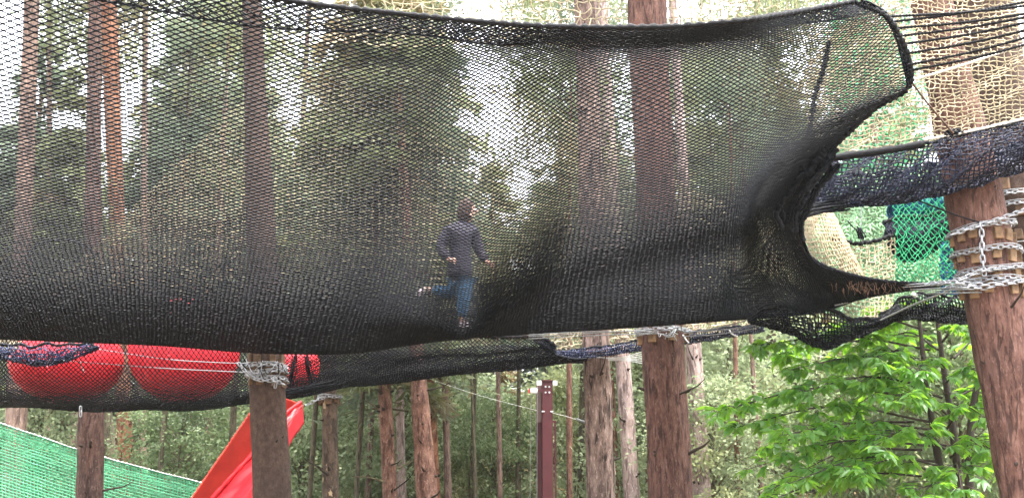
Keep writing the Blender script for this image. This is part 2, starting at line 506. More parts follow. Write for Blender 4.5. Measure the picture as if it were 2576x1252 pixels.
def crown_conifer(seed, H=13.0, base=2.0, rad=2.6, nbr=120, per=150, leaf=(0.26, 0.035), droop=0.35, dens=1.0):
    g = np.random.default_rng(seed)
    cs, ds, T = [], [], Tubes()
    for b in range(nbr):
        t = g.uniform(0, 1) ** 0.9
        z = base + (H - base) * t
        prof = (1 - t) ** 0.75 * (0.55 + 0.45 * min(1, t * 5)) + 0.06
        L = rad * prof * g.uniform(0.55, 1.2)
        a = g.uniform(0, 6.283)
        d = np.array((math.cos(a), math.sin(a), g.uniform(-0.15, 0.35)))
        s = np.linspace(0, 1, 6)
        line = np.array((0, 0, z)) + d * L * s[:, None]
        line[:, 2] -= droop * L * s ** 2
        T.add(line, np.linspace(0.03, 0.006, 6) * (0.5 + L / 3), 3)
        n = int(per * dens * (0.35 + L / rad))
        q = g.uniform(0.18, 1.0, n) ** 0.8
        nt = max(4, int(5 * L))
        tc = g.uniform(0.2, 1.0, nt)
        qi = tc[g.integers(0, nt, n)] + g.normal(size=n) * 0.05
        qi = np.clip(qi, 0.05, 1.05)
        p = np.stack([np.interp(qi, s, line[:, i]) for i in range(3)], 1)
        side = np.array((-d[1], d[0], 0))
        off = g.normal(size=n) * 0.22 * L * (1.1 - 0.7 * qi)
        p = p + side * off[:, None] + g.normal(size=(n, 3)) * np.array((0.07, 0.07, 0.06))
        p[:, 2] -= np.abs(off) * 0.35
        dd = d[None] * 0.6 + side[None] * np.sign(off)[:, None] * 0.6
        cs.append(p); ds.append(dd)
    me = leaves_mesh('needle_crown', np.concatenate(cs), np.concatenate(ds), leaf[0], leaf[1], g, 0.35)
    return me, T.mesh('branches')
def crown_broad(seed, H=7.0, base=1.2, rad=2.3, nclump=95, per=130, leaf=(0.15, 0.045)):
    g = np.random.default_rng(seed)
    cs, ds, T = [], [], Tubes()
    for b in range(nclump):
        a = g.uniform(0, 6.283); t = g.uniform(0, 1)
        z = base + (H - base) * t
        rr = rad * math.sqrt(max(0.05, 1 - (2 * t - 0.85) ** 2 * 0.72)) * g.uniform(0.3, 1.05)
        c = np.array((math.cos(a) * rr, math.sin(a) * rr, z))
        st = np.array((0, 0, max(base * 0.6, z - rr * 0.7)))
        mid = (st + c) / 2 + np.array((0, 0, 0.12 * rr))
        T.add(smooth_path([st, mid, c], 6), np.linspace(0.028, 0.005, 6), 3)
        n = int(per * g.uniform(0.6, 1.4))
        sz = np.array((0.42, 0.42, 0.16)) * g.uniform(0.7, 1.4)
        p = c + g.normal(size=(n, 3)) * sz
        dd = (p - c) / 0.5; dd[:, 2] -= 0.1
        cs.append(p); ds.append(dd)
    me = leaves_mesh('leaf_crown', np.concatenate(cs), np.concatenate(ds), leaf[0], leaf[1], g, 0.25)
    return me, T.mesh('branches')
def crown_pine(seed, base=9.0, H=16.0, rad=2.8, nbr=46, per=300, leaf=(0.24, 0.028)):
    g = np.random.default_rng(seed)
    cs, ds, T = [], [], Tubes()
    for b in range(nbr):
        t = g.uniform(0, 1); z = base + (H - base) * t
        a = g.uniform(0, 6.283); L = rad * (0.45 + 0.55 * math.sin(math.pi * min(1, t * 0.8 + 0.2))) * g.uniform(0.5, 1.1)
        d = np.array((math.cos(a), math.sin(a), g.uniform(0.0, 0.5)))
        line = np.array((0, 0, z)) + d * L * np.linspace(0, 1, 6)[:, None]
        line += np.cumsum(g.normal(size=(6, 3)) * 0.05 * L, 0) * np.linspace(0, 1, 6)[:, None]
        T.add(line, np.linspace(0.05, 0.01, 6), 3)
        for c in range(4):
            cc = line[g.integers(3, 6)] + g.normal(size=3) * 0.35
            n = per // 4
            p = cc + g.normal(size=(n, 3)) * np.array((0.36, 0.36, 0.17))
            cs.append(p); ds.append((p - cc) * 2 + np.array((0, 0, 0.3)))
    me = leaves_mesh('pine_crown', np.concatenate(cs), np.concatenate(ds), leaf[0], leaf[1], g, 0)
    return me, T.mesh('branches')

CROWN = {}
for i in range(3): CROWN['conifer', i] = crown_conifer(20 + i, H=13 + i, rad=2.5 + 0.3 * i)
for i in range(2): CROWN['broad', i] = crown_broad(40 + i)
for i in range(2): CROWN['pine', i] = crown_pine(60 + i)
for i in range(2): CROWN['pine', i + 2] = crown_pine(70 + i, base=10.5, nbr=15, per=200, rad=2.2)
def thin_trunk_mesh(H, r, seed, lean=0.3):
    g = np.random.default_rng(seed)
    p = np.array([(0, 0, -0.2), (g.normal() * lean * .3, g.normal() * lean * .3, H * 0.5), (0, 0, H)])
    T = Tubes(); q = smooth_path(p, 14); T.add(q, np.linspace(r, r * 0.25, 14) * (1 + 0.05 * g.normal(size=14)), 10)
    return T.mesh('trunk')
TRUNK = {('conifer', i): thin_trunk_mesh(12.5 + i, 0.13, i) for i in range(3)}
TRUNK.update({('broad', i): thin_trunk_mesh(6.3, 0.07, 10 + i) for i in range(2)})
TRUNK.update({('pine', i): thin_trunk_mesh(15.0, 0.17, 20 + i) for i in range(4)})
def inst(name, me, mat, parent, loc=None):
    """object that reuses mesh data but carries its own material"""
    if not me.materials: me.materials.append(mat)
    o = mesh_obj(name, me, None, parent, loc)
    o.material_slots[0].link = 'OBJECT'; o.material_slots[0].material = mat
    return o
def bg_tree(kind, var, x, d, height, leafmat, barkmat, name, label, cat='tree', group=None, wide=1.0, rot=None):
    g = P(x, 1270, d)
    o = empty(name, (g[0], d, 0))
    ref = {'conifer': 13 + var, 'broad': 7.0, 'pine': 16.0}[kind]
    s = height / ref
    o.scale = (s * wide, s * wide, s)
    o.rotation_euler = (0, 0, rnd.uniform(0, 6.28) if rot is None else rot)
    cm, bm_ = CROWN[kind, var]
    t = inst('trunk', TRUNK[kind, var], barkmat, o)
    c = inst('crown', cm, leafmat, o); c['kind'] = 'stuff'
    b = inst('branches', bm_, M['dead_wood'], c); b['kind'] = 'stuff'
    tag(o, label, cat, group)
    return o

# ------------------------------------------------------------------ near trees with detailed bark
def big_tree(name, label, spec, d, mat, top_z, crown=None, sides=30, rows=150, stubs=(), bend=0.0, rough=0.05, seed=0, knots=(0.5, 1.1)):
    x1, y1, w1, x2, y2, w2 = spec
    g, rg, h, rh, at = px_trunk(x1, y1, w1, x2, y2, w2, d, top_z)
    o = empty(name, (g[0], g[1], 0))
    mid = (g + h) / 2 + np.array((bend, 0, 0))
    me = trunk_mesh('trunk', [g, g * .7 + h * .3 + np.array((bend * .7, 0, 0)), mid, h], [rg * 1.08, rg * .5 + rh * .5, rh], sides, rows, rough, True, seed)
    me.transform(Matrix.Translation(-o.location))
    mesh_obj('trunk', me, mat, o)
    for (sx, sy, ex, ey, dd, r) in stubs:
        T = Tubes()
        a, b = P(sx, sy, d), P(ex, ey, d + dd)
        m = (a + b) / 2 + np.array((0, 0, rnd.uniform(-0.05, 0.1)))
        T.add(smooth_path([a, m, b], 8), np.linspace(r, r * 0.35, 8), 6)
        T.build('branch_stub', M['dead_wood'], o)
    kr = random.Random(seed * 7 + 1)
    zk = 1.2
    while knots and zk < 5.0:
        for q_ in range(kr.randint(1, 3)):
            c_, r_ = at(zk + kr.uniform(-.05, .05)); a_ = kr.uniform(math.pi * 1.02, math.pi * 1.98)
            o_ = np.array((math.cos(a_), math.sin(a_), kr.uniform(0.0, 0.5)))
            L_ = kr.uniform(0.03, 0.10) if kr.random() < 0.75 else kr.uniform(0.2, 0.5)
            w_ = kr.uniform(0.010, 0.020)
            T = Tubes(); T.add([c_ + o_ * r_ * 0.9, c_ + o_ * (r_ + 0.012), c_ + o_ * (r_ + L_ * 0.7), c_ + o_ * (r_ + L_) + np.array((0, 0, 0.1 * L_))], [w_ * 1.9, w_ * 1.2, w_ * 0.8, w_ * 0.3], 7)
            T.build('branch_stub', M['knot'], o)
        zk += kr.uniform(*knots)
    if crown:
        kind, var, mat2, s, zoff = crown
        cm, bm_ = CROWN[kind, var]
        c = inst('crown', cm, mat2, o, (h[0] - g[0], h[1] - g[1], top_z + zoff)); c.scale = (s, s, s); c['kind'] = 'stuff'
        c2 = inst('branches', bm_, M['dead_wood'], c); c2['kind'] = 'stuff'
    tag(o, label, 'tree')
    return o, at

D_RT, D_CT, D_P2, D_ST, D_PO = 11.5, 14.6, 16.2, 18.0, 14.2
PINEC = ('pine', 2, M['needles_olive'], 1.0, -15.5)
right_tree, at_rt = big_tree('pine_tree', 'thick red-barked pine carrying chains and wood blocks beside the chestnut leaves',
                             (2612, 1250, 158, 2446, 480, 122), D_RT, M['bark_red'], 15.0, PINEC, 40, 220, seed=1, rough=0.06)
center_tree, at_ct = big_tree('pine_tree', 'thick red-brown pine trunk with wooden blocks just under the black net',
                              (1688, 1250, 102, 1668, 850, 102), D_CT, M['bark_red'], 16.0, ('pine', 3, M['needles_olive'], 1.0, -15.0), 40, 220, seed=2, rough=0.06)
pink_tree, at_p2 = big_tree('pine_tree', 'pinkish grey pine trunk with a dark streak beside the maroon mast',
                            (1513, 1250, 66, 1502, 850, 64), D_P2, M['bark_pink'], 17.0, ('pine', 2, M['needles_olive'], 1.0, -15.0), 40, 260, seed=3, rough=0.11, bend=-0.03)
post_tree, at_po = big_tree('pine_tree', 'smooth dark brown trunk with a chain collar in front of the red slide',
                            (684, 1250, 82, 674, 1000, 74), D_PO, M['bark_post'], 16.0, ('pine', 3, M['needles_olive'], 0.9, -14.0), 32, 160, seed=4, rough=0.025, knots=(0.9, 1.5))
left_tree, at_lt = big_tree('pine_tree', 'reddish trunk standing in front of the green fence net',
                            (227, 1250, 60, 229, 1040, 54), 18.6, M['bark_dim'], 15.0, ('pine', 2, M['needles_grey'], 0.9, -13.5), 28, 160, seed=5, rough=0.05)
stump_tree, at_st = big_tree('pine_tree', 'trunk with peeling yellow bark and a chain round its top',
                             (832, 1250, 44, 829, 1000, 39), D_ST, M['bark_flaky'], P(829, 880, D_ST)[2], None, 24, 90, seed=6, rough=0.05)
orange_l, _ = big_tree('pine_tree', 'slim bright orange pine trunk rising behind the green fence net',
                       (318, 1200, 36, 273, 0, 42), 22.5, M['bark_orange'], 17.0, ('pine', 3, M['needles_olive'], 1.0, -14.5), 20, 120, seed=7, rough=0.05,
                       stubs=((330, 1120, 352, 1095, 0.0, 0.02), (352, 1095, 385, 1085, 0.0, 0.012)))
grey_l, _ = big_tree('pine_tree', 'greyish shaded trunk touching the slim orange pine behind the green fence',
                     (280, 1200, 44, 262, 1040, 42), 24.0, M['bark_grey'], 9.0, ('conifer', 0, M['needles_olive'], 0.6, -6.5), 18, 100, seed=8)
far_l, _ = big_tree('pine_tree', 'rough pink-brown trunk at the far end of the green fence',
                    (36, 1200, 50, 80, 0, 42), 22.0, M['bark_far'], 17.0, ('pine', 3, M['needles_olive'], 1.0, -14.5), 20, 110, seed=9)
thin_l, _ = big_tree('pine_tree', 'thin reddish trunk between the two trunks behind the green fence',
                     (124, 1200, 24, 124, 1040, 22), 28.0, M['bark_far'], 17.0, ('pine', 3, M['needles_grey'], 1.0, -14.0), 14, 70, seed=10)
orange_c, _ = big_tree('pine_tree', 'single orange scaly pine trunk between the peeling trunk and the paired trunks',
                       (982, 1250, 36, 967, 970, 33), 20.0, M['bark_rust'], 10.0, ('conifer', 0, M['needles_olive'], 0.72, -8.0), 22, 150, seed=11, rough=0.07, knots=(0.25, 0.5),
                       stubs=((990, 1222, 885, 1197, -0.4, 0.022), (985, 1180, 1045, 1150, 0.2, 0.018), (960, 1040, 905, 1000, 0.3, 0.012),
                              (985, 1010, 1040, 1025, 0.2, 0.010), (962, 1090, 930, 1070, 0.1, 0.012)))
pair_a, _ = big_tree('pine_tree', 'reddish brown trunk leaning at the front of the paired trunks',
                     (1074, 1250, 46, 1053, 960, 34), 19.0, M['bark_rust'], 10.0, ('conifer', 1, M['needles_olive'], 0.72, -8.0), 22, 150, seed=12, rough=0.07, knots=(0.25, 0.5),
                     stubs=((1070, 1100, 1110, 1075, 0.2, 0.010), (1050, 1075, 1030, 1050, 0.1, 0.012)))
pair_b, _ = big_tree('pine_tree', 'orange-topped trunk tucked behind the leaning trunk of the pair',
                     (1094, 1250, 28, 1080, 970, 28), 21.0, M['bark_orange'], 9.0, ('conifer', 2, M['needles_grey'], 0.66, -7.2), 18, 100, seed=13)
far_p1, _ = big_tree('pine_tree', 'pale pink trunk seen between the pinkish grey pine and the thick red-brown pine',
                     (1590, 1250, 38, 1568, 920, 38), 20.5, M['bark_far_pink'], 17.0, ('pine', 2, M['needles_grey'], 1.0, -14.0), 16, 100, seed=14, rough=0.07)
far_p2, _ = big_tree('pine_tree', 'pale pink trunk standing between the thick red-brown pine and the chestnut',
                     (1767, 1250, 42, 1746, 900, 38), 19.8, M['bark_far_pink'], 17.0, ('pine', 3, M['needles_grey'], 1.0, -14.0), 16, 100, seed=15, rough=0.07)
side_tree, at_sd = big_tree('pine_tree', 'dark brown trunk with blocks and chains half hidden behind the chained red pine',
                            (2705, 1250, 160, 2562, 480, 156), 12.9, M['bark_post'], 15.0, ('pine', 3, M['needles_olive'], 1.0, -14.5), 30, 140, seed=16, rough=0.06)
up_t, _ = big_tree('pine_tree', 'thin trunk seen through the upper black net beyond the bright orange trunk',
                   (362, 700, 20, 366, 0, 16), 27.0, M['bark_far'], 18.0, None, 12, 60, seed=19)

# ------------------------------------------------------------------ background wood
BG = 'trees of the wood behind the nets'
lab = {'conifer': 'grey-green drooping conifer in the wood behind the nets', 'broad': 'light green leafy young tree among the pine trunks',
       'pine': 'tall thin pine of the wood seen through the black net'}
g0 = random.Random(11)
conif = [(-150, 30), (420, 31), (560, 34), (700, 29), (860, 33), (1000, 28), (1060, 36), (1480, 33), (1640, 30), (1790, 35), (1980, 31), (2150, 34),
         (2330, 30), (2520, 33), (2700, 30), (480, 45), (780, 44), (930, 46), (1060, 43), (1500, 41), (1570, 46), (1720, 44), (1850, 38), (2110, 37), (960, 38), (720, 41), (1900, 47), (2060, 43),
         (2240, 45), (2420, 44), (2600, 46), (640, 39)]
for i, (x, d) in enumerate(conif):
    h = d * (0.36 if 280 < x < 660 else 0.335) * g0.uniform(0.8, 1.4)
    m = g0.choice(['needles_grey', 'needles_grey', 'needles_olive', 'needles_olive'])
    bg_tree('conifer', i % 3, x, d, h, M[m], M['bark_far'], 'conifer_tree', lab['conifer'], group=BG, wide=g0.uniform(0.95, 1.25))
for i, (x, d, h) in enumerate([(20, 31, 13.5), (400, 33, 15), (520, 36, 17), (1235, 42, 13.2), (1375, 40, 12.2), (160, 38, 10.5), (620, 33, 13), (2050, 36, 14), (1700, 37, 16), (1930, 39, 16)]):
    bg_tree('conifer', i % 3, x, d, h, M['needles_olive' if i % 2 else 'needles_grey'], M['bark_far'], 'conifer_tree', lab['conifer'], group=BG, wide=1.2)
low = [(80, 30), (330, 31), (470, 27), (620, 31), (760, 29), (890, 32), (1150, 31), (1250, 27), (1340, 30), (1460, 32), (1640, 31), (1830, 28), (1950, 31), (2080, 30), (2240, 32), (2400, 31), (2540, 29)]
for i, (x, d) in enumerate(low):
    h = d * 0.16 * g0.uniform(0.8, 1.5)
    m = g0.choice(['needles_grey', 'needles_olive', 'needles_grey', 'needles_olive', 'needles_brown'])
    bg_tree('conifer', (i + 1) % 3, x, d, h, M[m], M['bark_far'], 'young_conifer', 'young drooping conifer filling the gap between pine trunks', group='young conifers under the pines', wide=1.7)
far = [(x + g0.uniform(-60, 60), g0.uniform(52, 75)) for x in range(-200, 2800, 110)]
for i, (x, d) in enumerate(far):
    tall = 0.33 if not (60 < x < 260 or 1150 < x < 1430) else 0.20
    h = d * tall * g0.uniform(0.75, 1.05)
    bg_tree('conifer', i % 3, x, d, h, M[g0.choice(['needles_grey', 'needles_olive'])], M['bark_far'], 'distant_conifer',
            'distant conifer closing the view deep in the wood', group='distant conifers', wide=1.35)
broad_lab = {1440: 'pale leafy young tree behind the maroon mast', 1580: 'pale leafy young tree between the pinkish grey and thick red-brown pines', 1800: 'pale leafy young tree beside the pale trunk near the chestnut',
             1860: 'tall pale leafy tree behind the chestnut tip', 450: 'leafy young tree between the green fence and the red slide', 90: 'pale leafy young tree at the far end behind the green fence', 2180: 'leafy tree behind the middle of the chestnut boughs',
             2420: 'leafy tree behind the dark chestnut stems', 2560: 'leafy tree behind the chained red pine', 1240: 'leafy young tree between the paired trunks and the maroon mast', 900: 'pale leafy young tree behind the peeling trunk',
             1015: 'pale leafy young tree behind the single scaly trunk', 1130: 'pale leafy tree just behind the paired trunks', 760: 'leafy tree behind the top of the red slide'}
for (x, d, h, mt) in [(1440, 23.5, 4.0, 'leaf_pale'), (1580, 22, 4.6, 'leaf_pale'), (1800, 20, 3.6, 'leaf_pale'), (1860, 23, 5.6, 'leaf_pale'), (450, 22, 3.6, 'leaf_mid'),
                      (90, 24, 4.4, 'leaf_pale'), (2180, 19, 4.2, 'leaf_mid'), (2420, 18, 4.6, 'leaf_mid'), (2560, 20, 5.0, 'leaf_mid'), (1240, 23, 3.6, 'leaf_mid'), (900, 23.5, 4.2, 'leaf_pale'), (1015, 23, 3.8, 'leaf_pale'), (1130, 24, 4.6, 'leaf_pale'), (760, 24, 4.4, 'leaf_mid')]:
    bg_tree('broad', rnd.randint(0, 1), x, d, h, M[mt], M['bark_grey'], 'young_broadleaf_tree', broad_lab[x], group='leafy young trees under the pines', wide=0.9)
for k, (x, d) in enumerate([(170, 27), (520, 30), (735, 36), (1960, 30), (2250, 36), (2480, 33), (1425, 33), (900, 34)]):
    bg_tree('pine', 2 + k % 2 if k % 3 else k % 2, x, d, 18 + rnd.uniform(-1, 3), M['needles_olive'], M['bark_far'], 'tall_pine', lab['pine'], group='tall thin pines of the wood', wide=rnd.uniform(0.55, 0.85))
thin = [(392, 21.5, 'dark'), (575, 22, 'dark'), (768, 21, 'dark'), (885, 20.5, 'dark'), (918, 22.5, 'far'), (1022, 22, 'pink'), (1137, 21, 'far'), (1178, 22.5, 'dark'), (1205, 20.8, 'dark'), (1262, 21.6, 'far'), (1302, 22.4, 'dark'),
        (1432, 20.6, 'rust'), (1452, 22, 'dark'), (1560, 21.5, 'rust'), (1622, 22, 'far'), (1795, 21, 'far'), (1852, 20.4, 'rust'), (1880, 22, 'dark'), (1925, 21.2, 'far'), (160, 22.4, 'dark')]
thin_lab = {392: 'thin shaded stem just beyond the slim orange pine behind the green fence', 575: 'thin shaded stem showing above the mesh edge of the red slide',
            768: 'thin shaded stem between the red slide and the peeling trunk', 885: 'thin shaded stem just beyond the peeling trunk', 918: 'slim brown stem halfway between the peeling trunk and the single scaly trunk',
            1022: 'slim pale pink stem beside the paired trunks', 1137: 'slim brown stem closest to the paired trunks on the mast side', 1178: 'thin shaded stem second from the paired trunks towards the mast',
            1205: 'thin shaded stem third from the paired trunks towards the mast', 1262: 'slim brown stem second from the mast on the paired trunks side', 1302: 'thin shaded stem nearest the maroon mast on the paired trunks side',
            1432: 'slim rusty stem between the maroon mast and the pinkish grey pine', 1452: 'thin shaded stem almost touching the pinkish grey pine beside the mast', 1560: 'slim rusty stem beside the pale pink trunk between the two big pines',
            1622: 'slim brown stem half hidden by the thick red-brown pine', 1795: 'slim brown stem just beyond the pale pink trunk near the chestnut', 1852: 'slim rusty stem at the tip of the chestnut boughs',
            1880: 'thin shaded stem behind the outermost chestnut leaves', 1925: 'slim brown stem seen through the outer chestnut leaves', 160: 'thin shaded stem behind the green fence beside the reddish trunk'}
for k, (x, d, bk) in enumerate(thin):
    short = 1150 < x < 1320 or x < 240
    t = bg_tree('pine', 2 + k % 2, x, d, rnd.uniform(6.3, 7.6) if short else rnd.uniform(9.0, 11.5), M['needles_olive' if k % 2 else 'needles_grey'], M[{'dark': 'bark_grey', 'far': 'bark_far', 'rust': 'bark_rust', 'pink': 'bark_far_pink'}[bk]],
            'slim_pine', thin_lab[x], group='slim pine stems in front of the undergrowth', wide=(rnd.uniform(0.40, 0.66) if bk != 'pink' else 0.85) * (1.35 if short else 1.0))
    t.rotation_euler.x = rnd.gauss(0, 0.03); t.rotation_euler.y = rnd.gauss(0, 0.045)

# ------------------------------------------------------------------ nets
def net_thing(name, label, at_pt, cat='net', group=None):
    o = empty(name, tuple(at_pt))
    return tag(o, label, cat, group)

# main black bounce net: trough hung from a near rope, through the belly, up to the far side
def main_cols():
    """columns along the rope: (rope x, rope y, belly x, belly y, k) with k how early the floor flattens"""
    cols = []
    dep = [8.6, 8.9, 9.3, 9.8, 10.5, 11.5, 12.5, 13.2, 13.6, 13.85, 13.98]
    for (xt, yt, xb, yb, k) in [(-1500, -400, -260, 835, 1), (-720, -240, -60, 850, 1), (-140, -130, 150, 858, 1), (390, -50, 390, 868, 1), (770, 8, 620, 886, 1),
                                (1070, 43, 860, 888, 1), (1200, 54, 1020, 869, 0.7), (1315, 62, 1145, 853, 0.10), (1420, 67, 1260, 844, 0.6), (1530, 70, 1390, 836, 1.2), (1710, 66, 1610, 822, 1.5), (1880, 50, 1830, 805, 1.8)]:
        ys = [yt, yb - 670, yb - 470 * (1 + .04 * (k - 1)), yb - 310 * (1 + .15 * (k - 1)), yb - 190 * (1 + .4 * (k - 1)), yb - 96 * k, yb - 34 * k, yb, yb - 24, yb - 75, yb - 135]
        f = [0, 0.2, 0.42, 0.6, 0.76, 0.88, 0.96, 1, 1, 1, 1]
        # the child's weight draws the near side back and down around x = 1145
        w = math.exp(-((xb - 1145) / 130.0) ** 2)
        dc = [8.6, 9.15, 9.95, 10.85, 11.6, 11.98, 12.3, 13.0, 13.5, 13.85, 13.98]
        cols.append([(xt + (xb - xt) * a, y, d * (1 - w) + e * w) for a, y, d, e in zip(f, ys, dep, dc)])
    cols.append([(2020, 28, 9.3), (2055, 130, 9.6), (2030, 270, 9.9), (1975, 385, 10.2), (1930, 475, 10.6), (1915, 560, 11.0), (1950, 680, 11.5), (2030, 768, 12.0), (2080, 782, 12.4), (2060, 755, 12.8), (2030, 720, 13.0)])
    cols.append([(2150, 4, 9.7), (2240, 55, 9.8), (2292, 205, 10.0), (2195, 280, 10.2), (2100, 365, 10.4), (2035, 445, 10.7), (1996, 540, 11.0), (2045, 650, 11.3), (2190, 702, 11.5), (2365, 716, 11.6), (2330, 724, 11.7)])
    return cols
S_main = Patch(main_cols(), wave=0.005, seed=2)
main_net = net_thing('bounce_net', 'large black bounce net sagging across the whole picture with a child inside', P(1170, 850, 12.4))
_t = np.linspace(0, 1, 201); _w = np.interp(_t, [0, 0.2, 0.45, 0.65, 1], [1.2, 1.15, 1.0, 0.85, 0.8]); _c = np.concatenate([[0], np.cumsum((_w[1:] + _w[:-1]) / 2)]); _c /= _c[-1]
T = Tubes()
weave(T, S_main, 130, 212, lambda t: np.interp(t, [0, 0.2, 0.5, 1], [0.0058, 0.0054, 0.0050, 0.0046]), 'diamond', knot=1.4, jit=0.045, mid=True, seed=4, ru=lambda t: np.interp(t, [0.80, 0.93, 1], [1.0, 0.76, 0.72]),
      warp=lambda t: np.interp(t, _t, _c))
T.build('netting', M['black_net'], main_net, 'stuff')
S_gus = Patch([[(1780, 745, 12.1), (1790, 775, 12.4), (1800, 805, 12.9)], [(1900, 640, 11.45), (1900, 725, 11.9), (1900, 798, 12.6)], [(1990, 545, 11.02), (2000, 670, 11.45), (2010, 784, 12.3)], [(2045, 652, 11.28), (2070, 712, 11.6), (2090, 774, 12.1)],
               [(2120, 686, 11.42), (2140, 722, 11.6), (2160, 754, 11.9)], [(2230, 707, 11.5), (2235, 723, 11.6), (2240, 738, 11.7)], [(2365, 714, 11.6), (2365, 717, 11.62), (2365, 720, 11.65)]])
T = Tubes(); weave(T, S_gus, 48, 32, 0.0058, 'diamond', 1.4, 0.05, mid=False, seed=19, ru=lambda t: np.interp(t, [0, 0.5], [0.12, 1.0])); T.build('corner_gusset', M['black_net'], main_net, 'stuff')
# rim rope with its lacing
def rope(parent, pts, r, mat, name='rope', lump=0.18, step=0.06, sides=7, seed=0, n=120):
    T = Tubes()
    q, rad = bumpy(smooth_path(pts, n), r, step, lump, seed)
    T.add(q, rad, sides)
    return T.build(name, mat, parent)
uu = np.linspace(0, 1, 300)
rope(main_net, S_main(uu, np.zeros(300)), 0.021, M['black_rope'], 'rim_rope', 0.28, 0.085, 8, n=400)
# hem: folded strip of netting under the rope
rimP = S_main(uu, np.zeros(300)); wallP = S_main(uu, np.full(300, 0.026))
class Strip:
    def __init__(self, a, b): self.a, self.b = a, b; self.lu = np.linalg.norm(np.diff(a, axis=0), axis=1).sum(); self.lv = np.linalg.norm(a - b, axis=1).mean()
    def __call__(self, u, v):
        i = np.clip(u * (len(self.a) - 1), 0, len(self.a) - 1)
        idx = np.arange(len(self.a))
        a = np.stack([np.interp(i, idx, self.a[:, k]) for k in range(3)], 1)
        b = np.stack([np.interp(i, idx, self.b[:, k]) for k in range(3)], 1)
        return a + (b - a) * v[:, None]
hem = Strip(rimP + np.array((0, 0.04, 0)), wallP + np.array((0.0, 0.10, 0)) + np.sin(uu * 30)[:, None] * np.array((0, 0, 0.03)))
T = Tubes(); weave(T, hem, 130, 4, 0.0054, 'diamond', 1.4, 0.12, seed=9); T.build('hem', M['black_net'], main_net, 'stuff')
rope(main_net, hem(uu, np.ones(300)), 0.010, M['black_rope'], 'hem_cord', 0.3, 0.05, 5, n=300)
vv = np.linspace(0, 1, 200)
edge = S_main(np.ones(200), vv)
rope(main_net, edge[:120], 0.024, M['black_rope'], 'doorway_rope', 0.22, 0.05, 8, seed=3)
rope(main_net, edge[115:185], 0.016, M['black_rope'], 'doorway_hem', 0.2, 0.05, 8, seed=3)
# gathered knot of netting by the doorway
def gathered(parent, pts, r, n=15, seed=1, name='gathered_netting'):
    g = np.random.default_rng(seed); T = Tubes()
    base = smooth_path([P(*p) for p in pts], 40)
    for k in range(n):
        off = g.normal(size=3) * r * 0.55
        wob = np.cumsum(g.normal(size=(40, 3)) * r * 0.07, 0)
        q, rad = bumpy(base + off + wob, r * g.uniform(0.16, 0.40), 0.045, 0.14, seed + k)
        T.add(q, rad, 6)
    return T.build(name, M['black_net'], parent, 'stuff')
gathered(main_net, [(2086, 380, 10.4), (2045, 425, 10.55), (2010, 470, 10.75), (1985, 510, 10.9), (1988, 548, 11.0)], 0.10, 22, 5)
gathered(main_net, [(2000, 540, 11.3), (2050, 525, 11.35), (2110, 516, 11.4), (2135, 512, 11.4)], 0.035, 10, 6)
rope(main_net, [P(2086, 105, 9.9), P(2070, 180, 10.1), (P(2050, 240, 10.2)), P(2040, 310, 10.4), P(2022, 385, 10.6)], 0.022, M['black_rope'], 'seam_rope', 0.3, 0.07, 7, seed=8)
# lashing ropes towards the next platform
for k, (sx, sy, ex, ey) in enumerate([(2236, 42, 2640, 8), (2240, 56, 2640, -6), (2248, 72, 2640, 26), (2258, 92, 2640, 32), (2268, 112, 2640, 44), (2276, 136, 2640, 62), (2284, 164, 2640, 78), (2288, 178, 2640, 96)]):
    a, b = P(sx, sy, 9.9), P(ex, ey, 9.3)
    m = (a + b) / 2 - np.array((0, 0, 0.02))
    rope(main_net, [a, m, b], 0.011, M['black_rope'], 'lashing_rope', 0.22, 0.028, 6, seed=k)
rope(main_net, [P(2292, 203, 10.0), P(2420, 165, 9.9), P(2640, 92, 9.7)], 0.011, M['white_rope'], 'white_lashing_rope', 0.15, 0.03, 6)
gathered(main_net, [(2165, 5, 9.7), (2205, 22, 9.75), (2240, 50, 9.8), (2268, 110, 9.9), (2292, 205, 10.0)], 0.026, 8, 9)
rope(main_net, [P(2292, 205, 10.0), P(2335, 262, 10.4), P(2398, 335, 10.8)], 0.009, M['brown_rope'], 'tie_cord', 0.2, 0.03, 6)
# steel stays at the pointed corner, running to the chained pine
for k, (sy, ey) in enumerate([(712, 700), (716, 708), (722, 720), (728, 726), (732, 735)]):
    rope(main_net, [P(2250 + 20 * k, sy + 6, 11.6), P(2360, (sy + ey) / 2 + 4, 11.45), P(2470, ey, 11.2)], 0.006, M['cable'], 'steel_stay', 0.05, 0.05, 5)
rope(main_net, [P(2100, 768, 12.0), P(2250, 735, 11.8), P(2420, 722, 11.4)], 0.008, M['cable'], 'steel_stay', 0.05, 0.05, 5)
# stays along the belly towards the thick centre pine
for k, (y0, y1) in enumerate([(846, 828), (842, 833), (852, 838)]):
    rope(main_net, [P(1330, y0, 12.6), P(1480, y0 - 8, 13.2), P(1640, y1, 14.2)], 0.006, M['cable'], 'steel_stay', 0.05, 0.05, 5)
for k, (a, b) in enumerate([((1720, 838), (1900, 800)), ((1716, 846), (1900, 826)), ((1720, 834), (1900, 818))]):
    rope(main_net, [P(a[0], a[1], 14.2), P(1810, (a[1] + b[1]) / 2 + 4, 13.4), P(b[0], b[1], 12.6)], 0.006, M['cable'], 'steel_stay', 0.05, 0.05, 5)

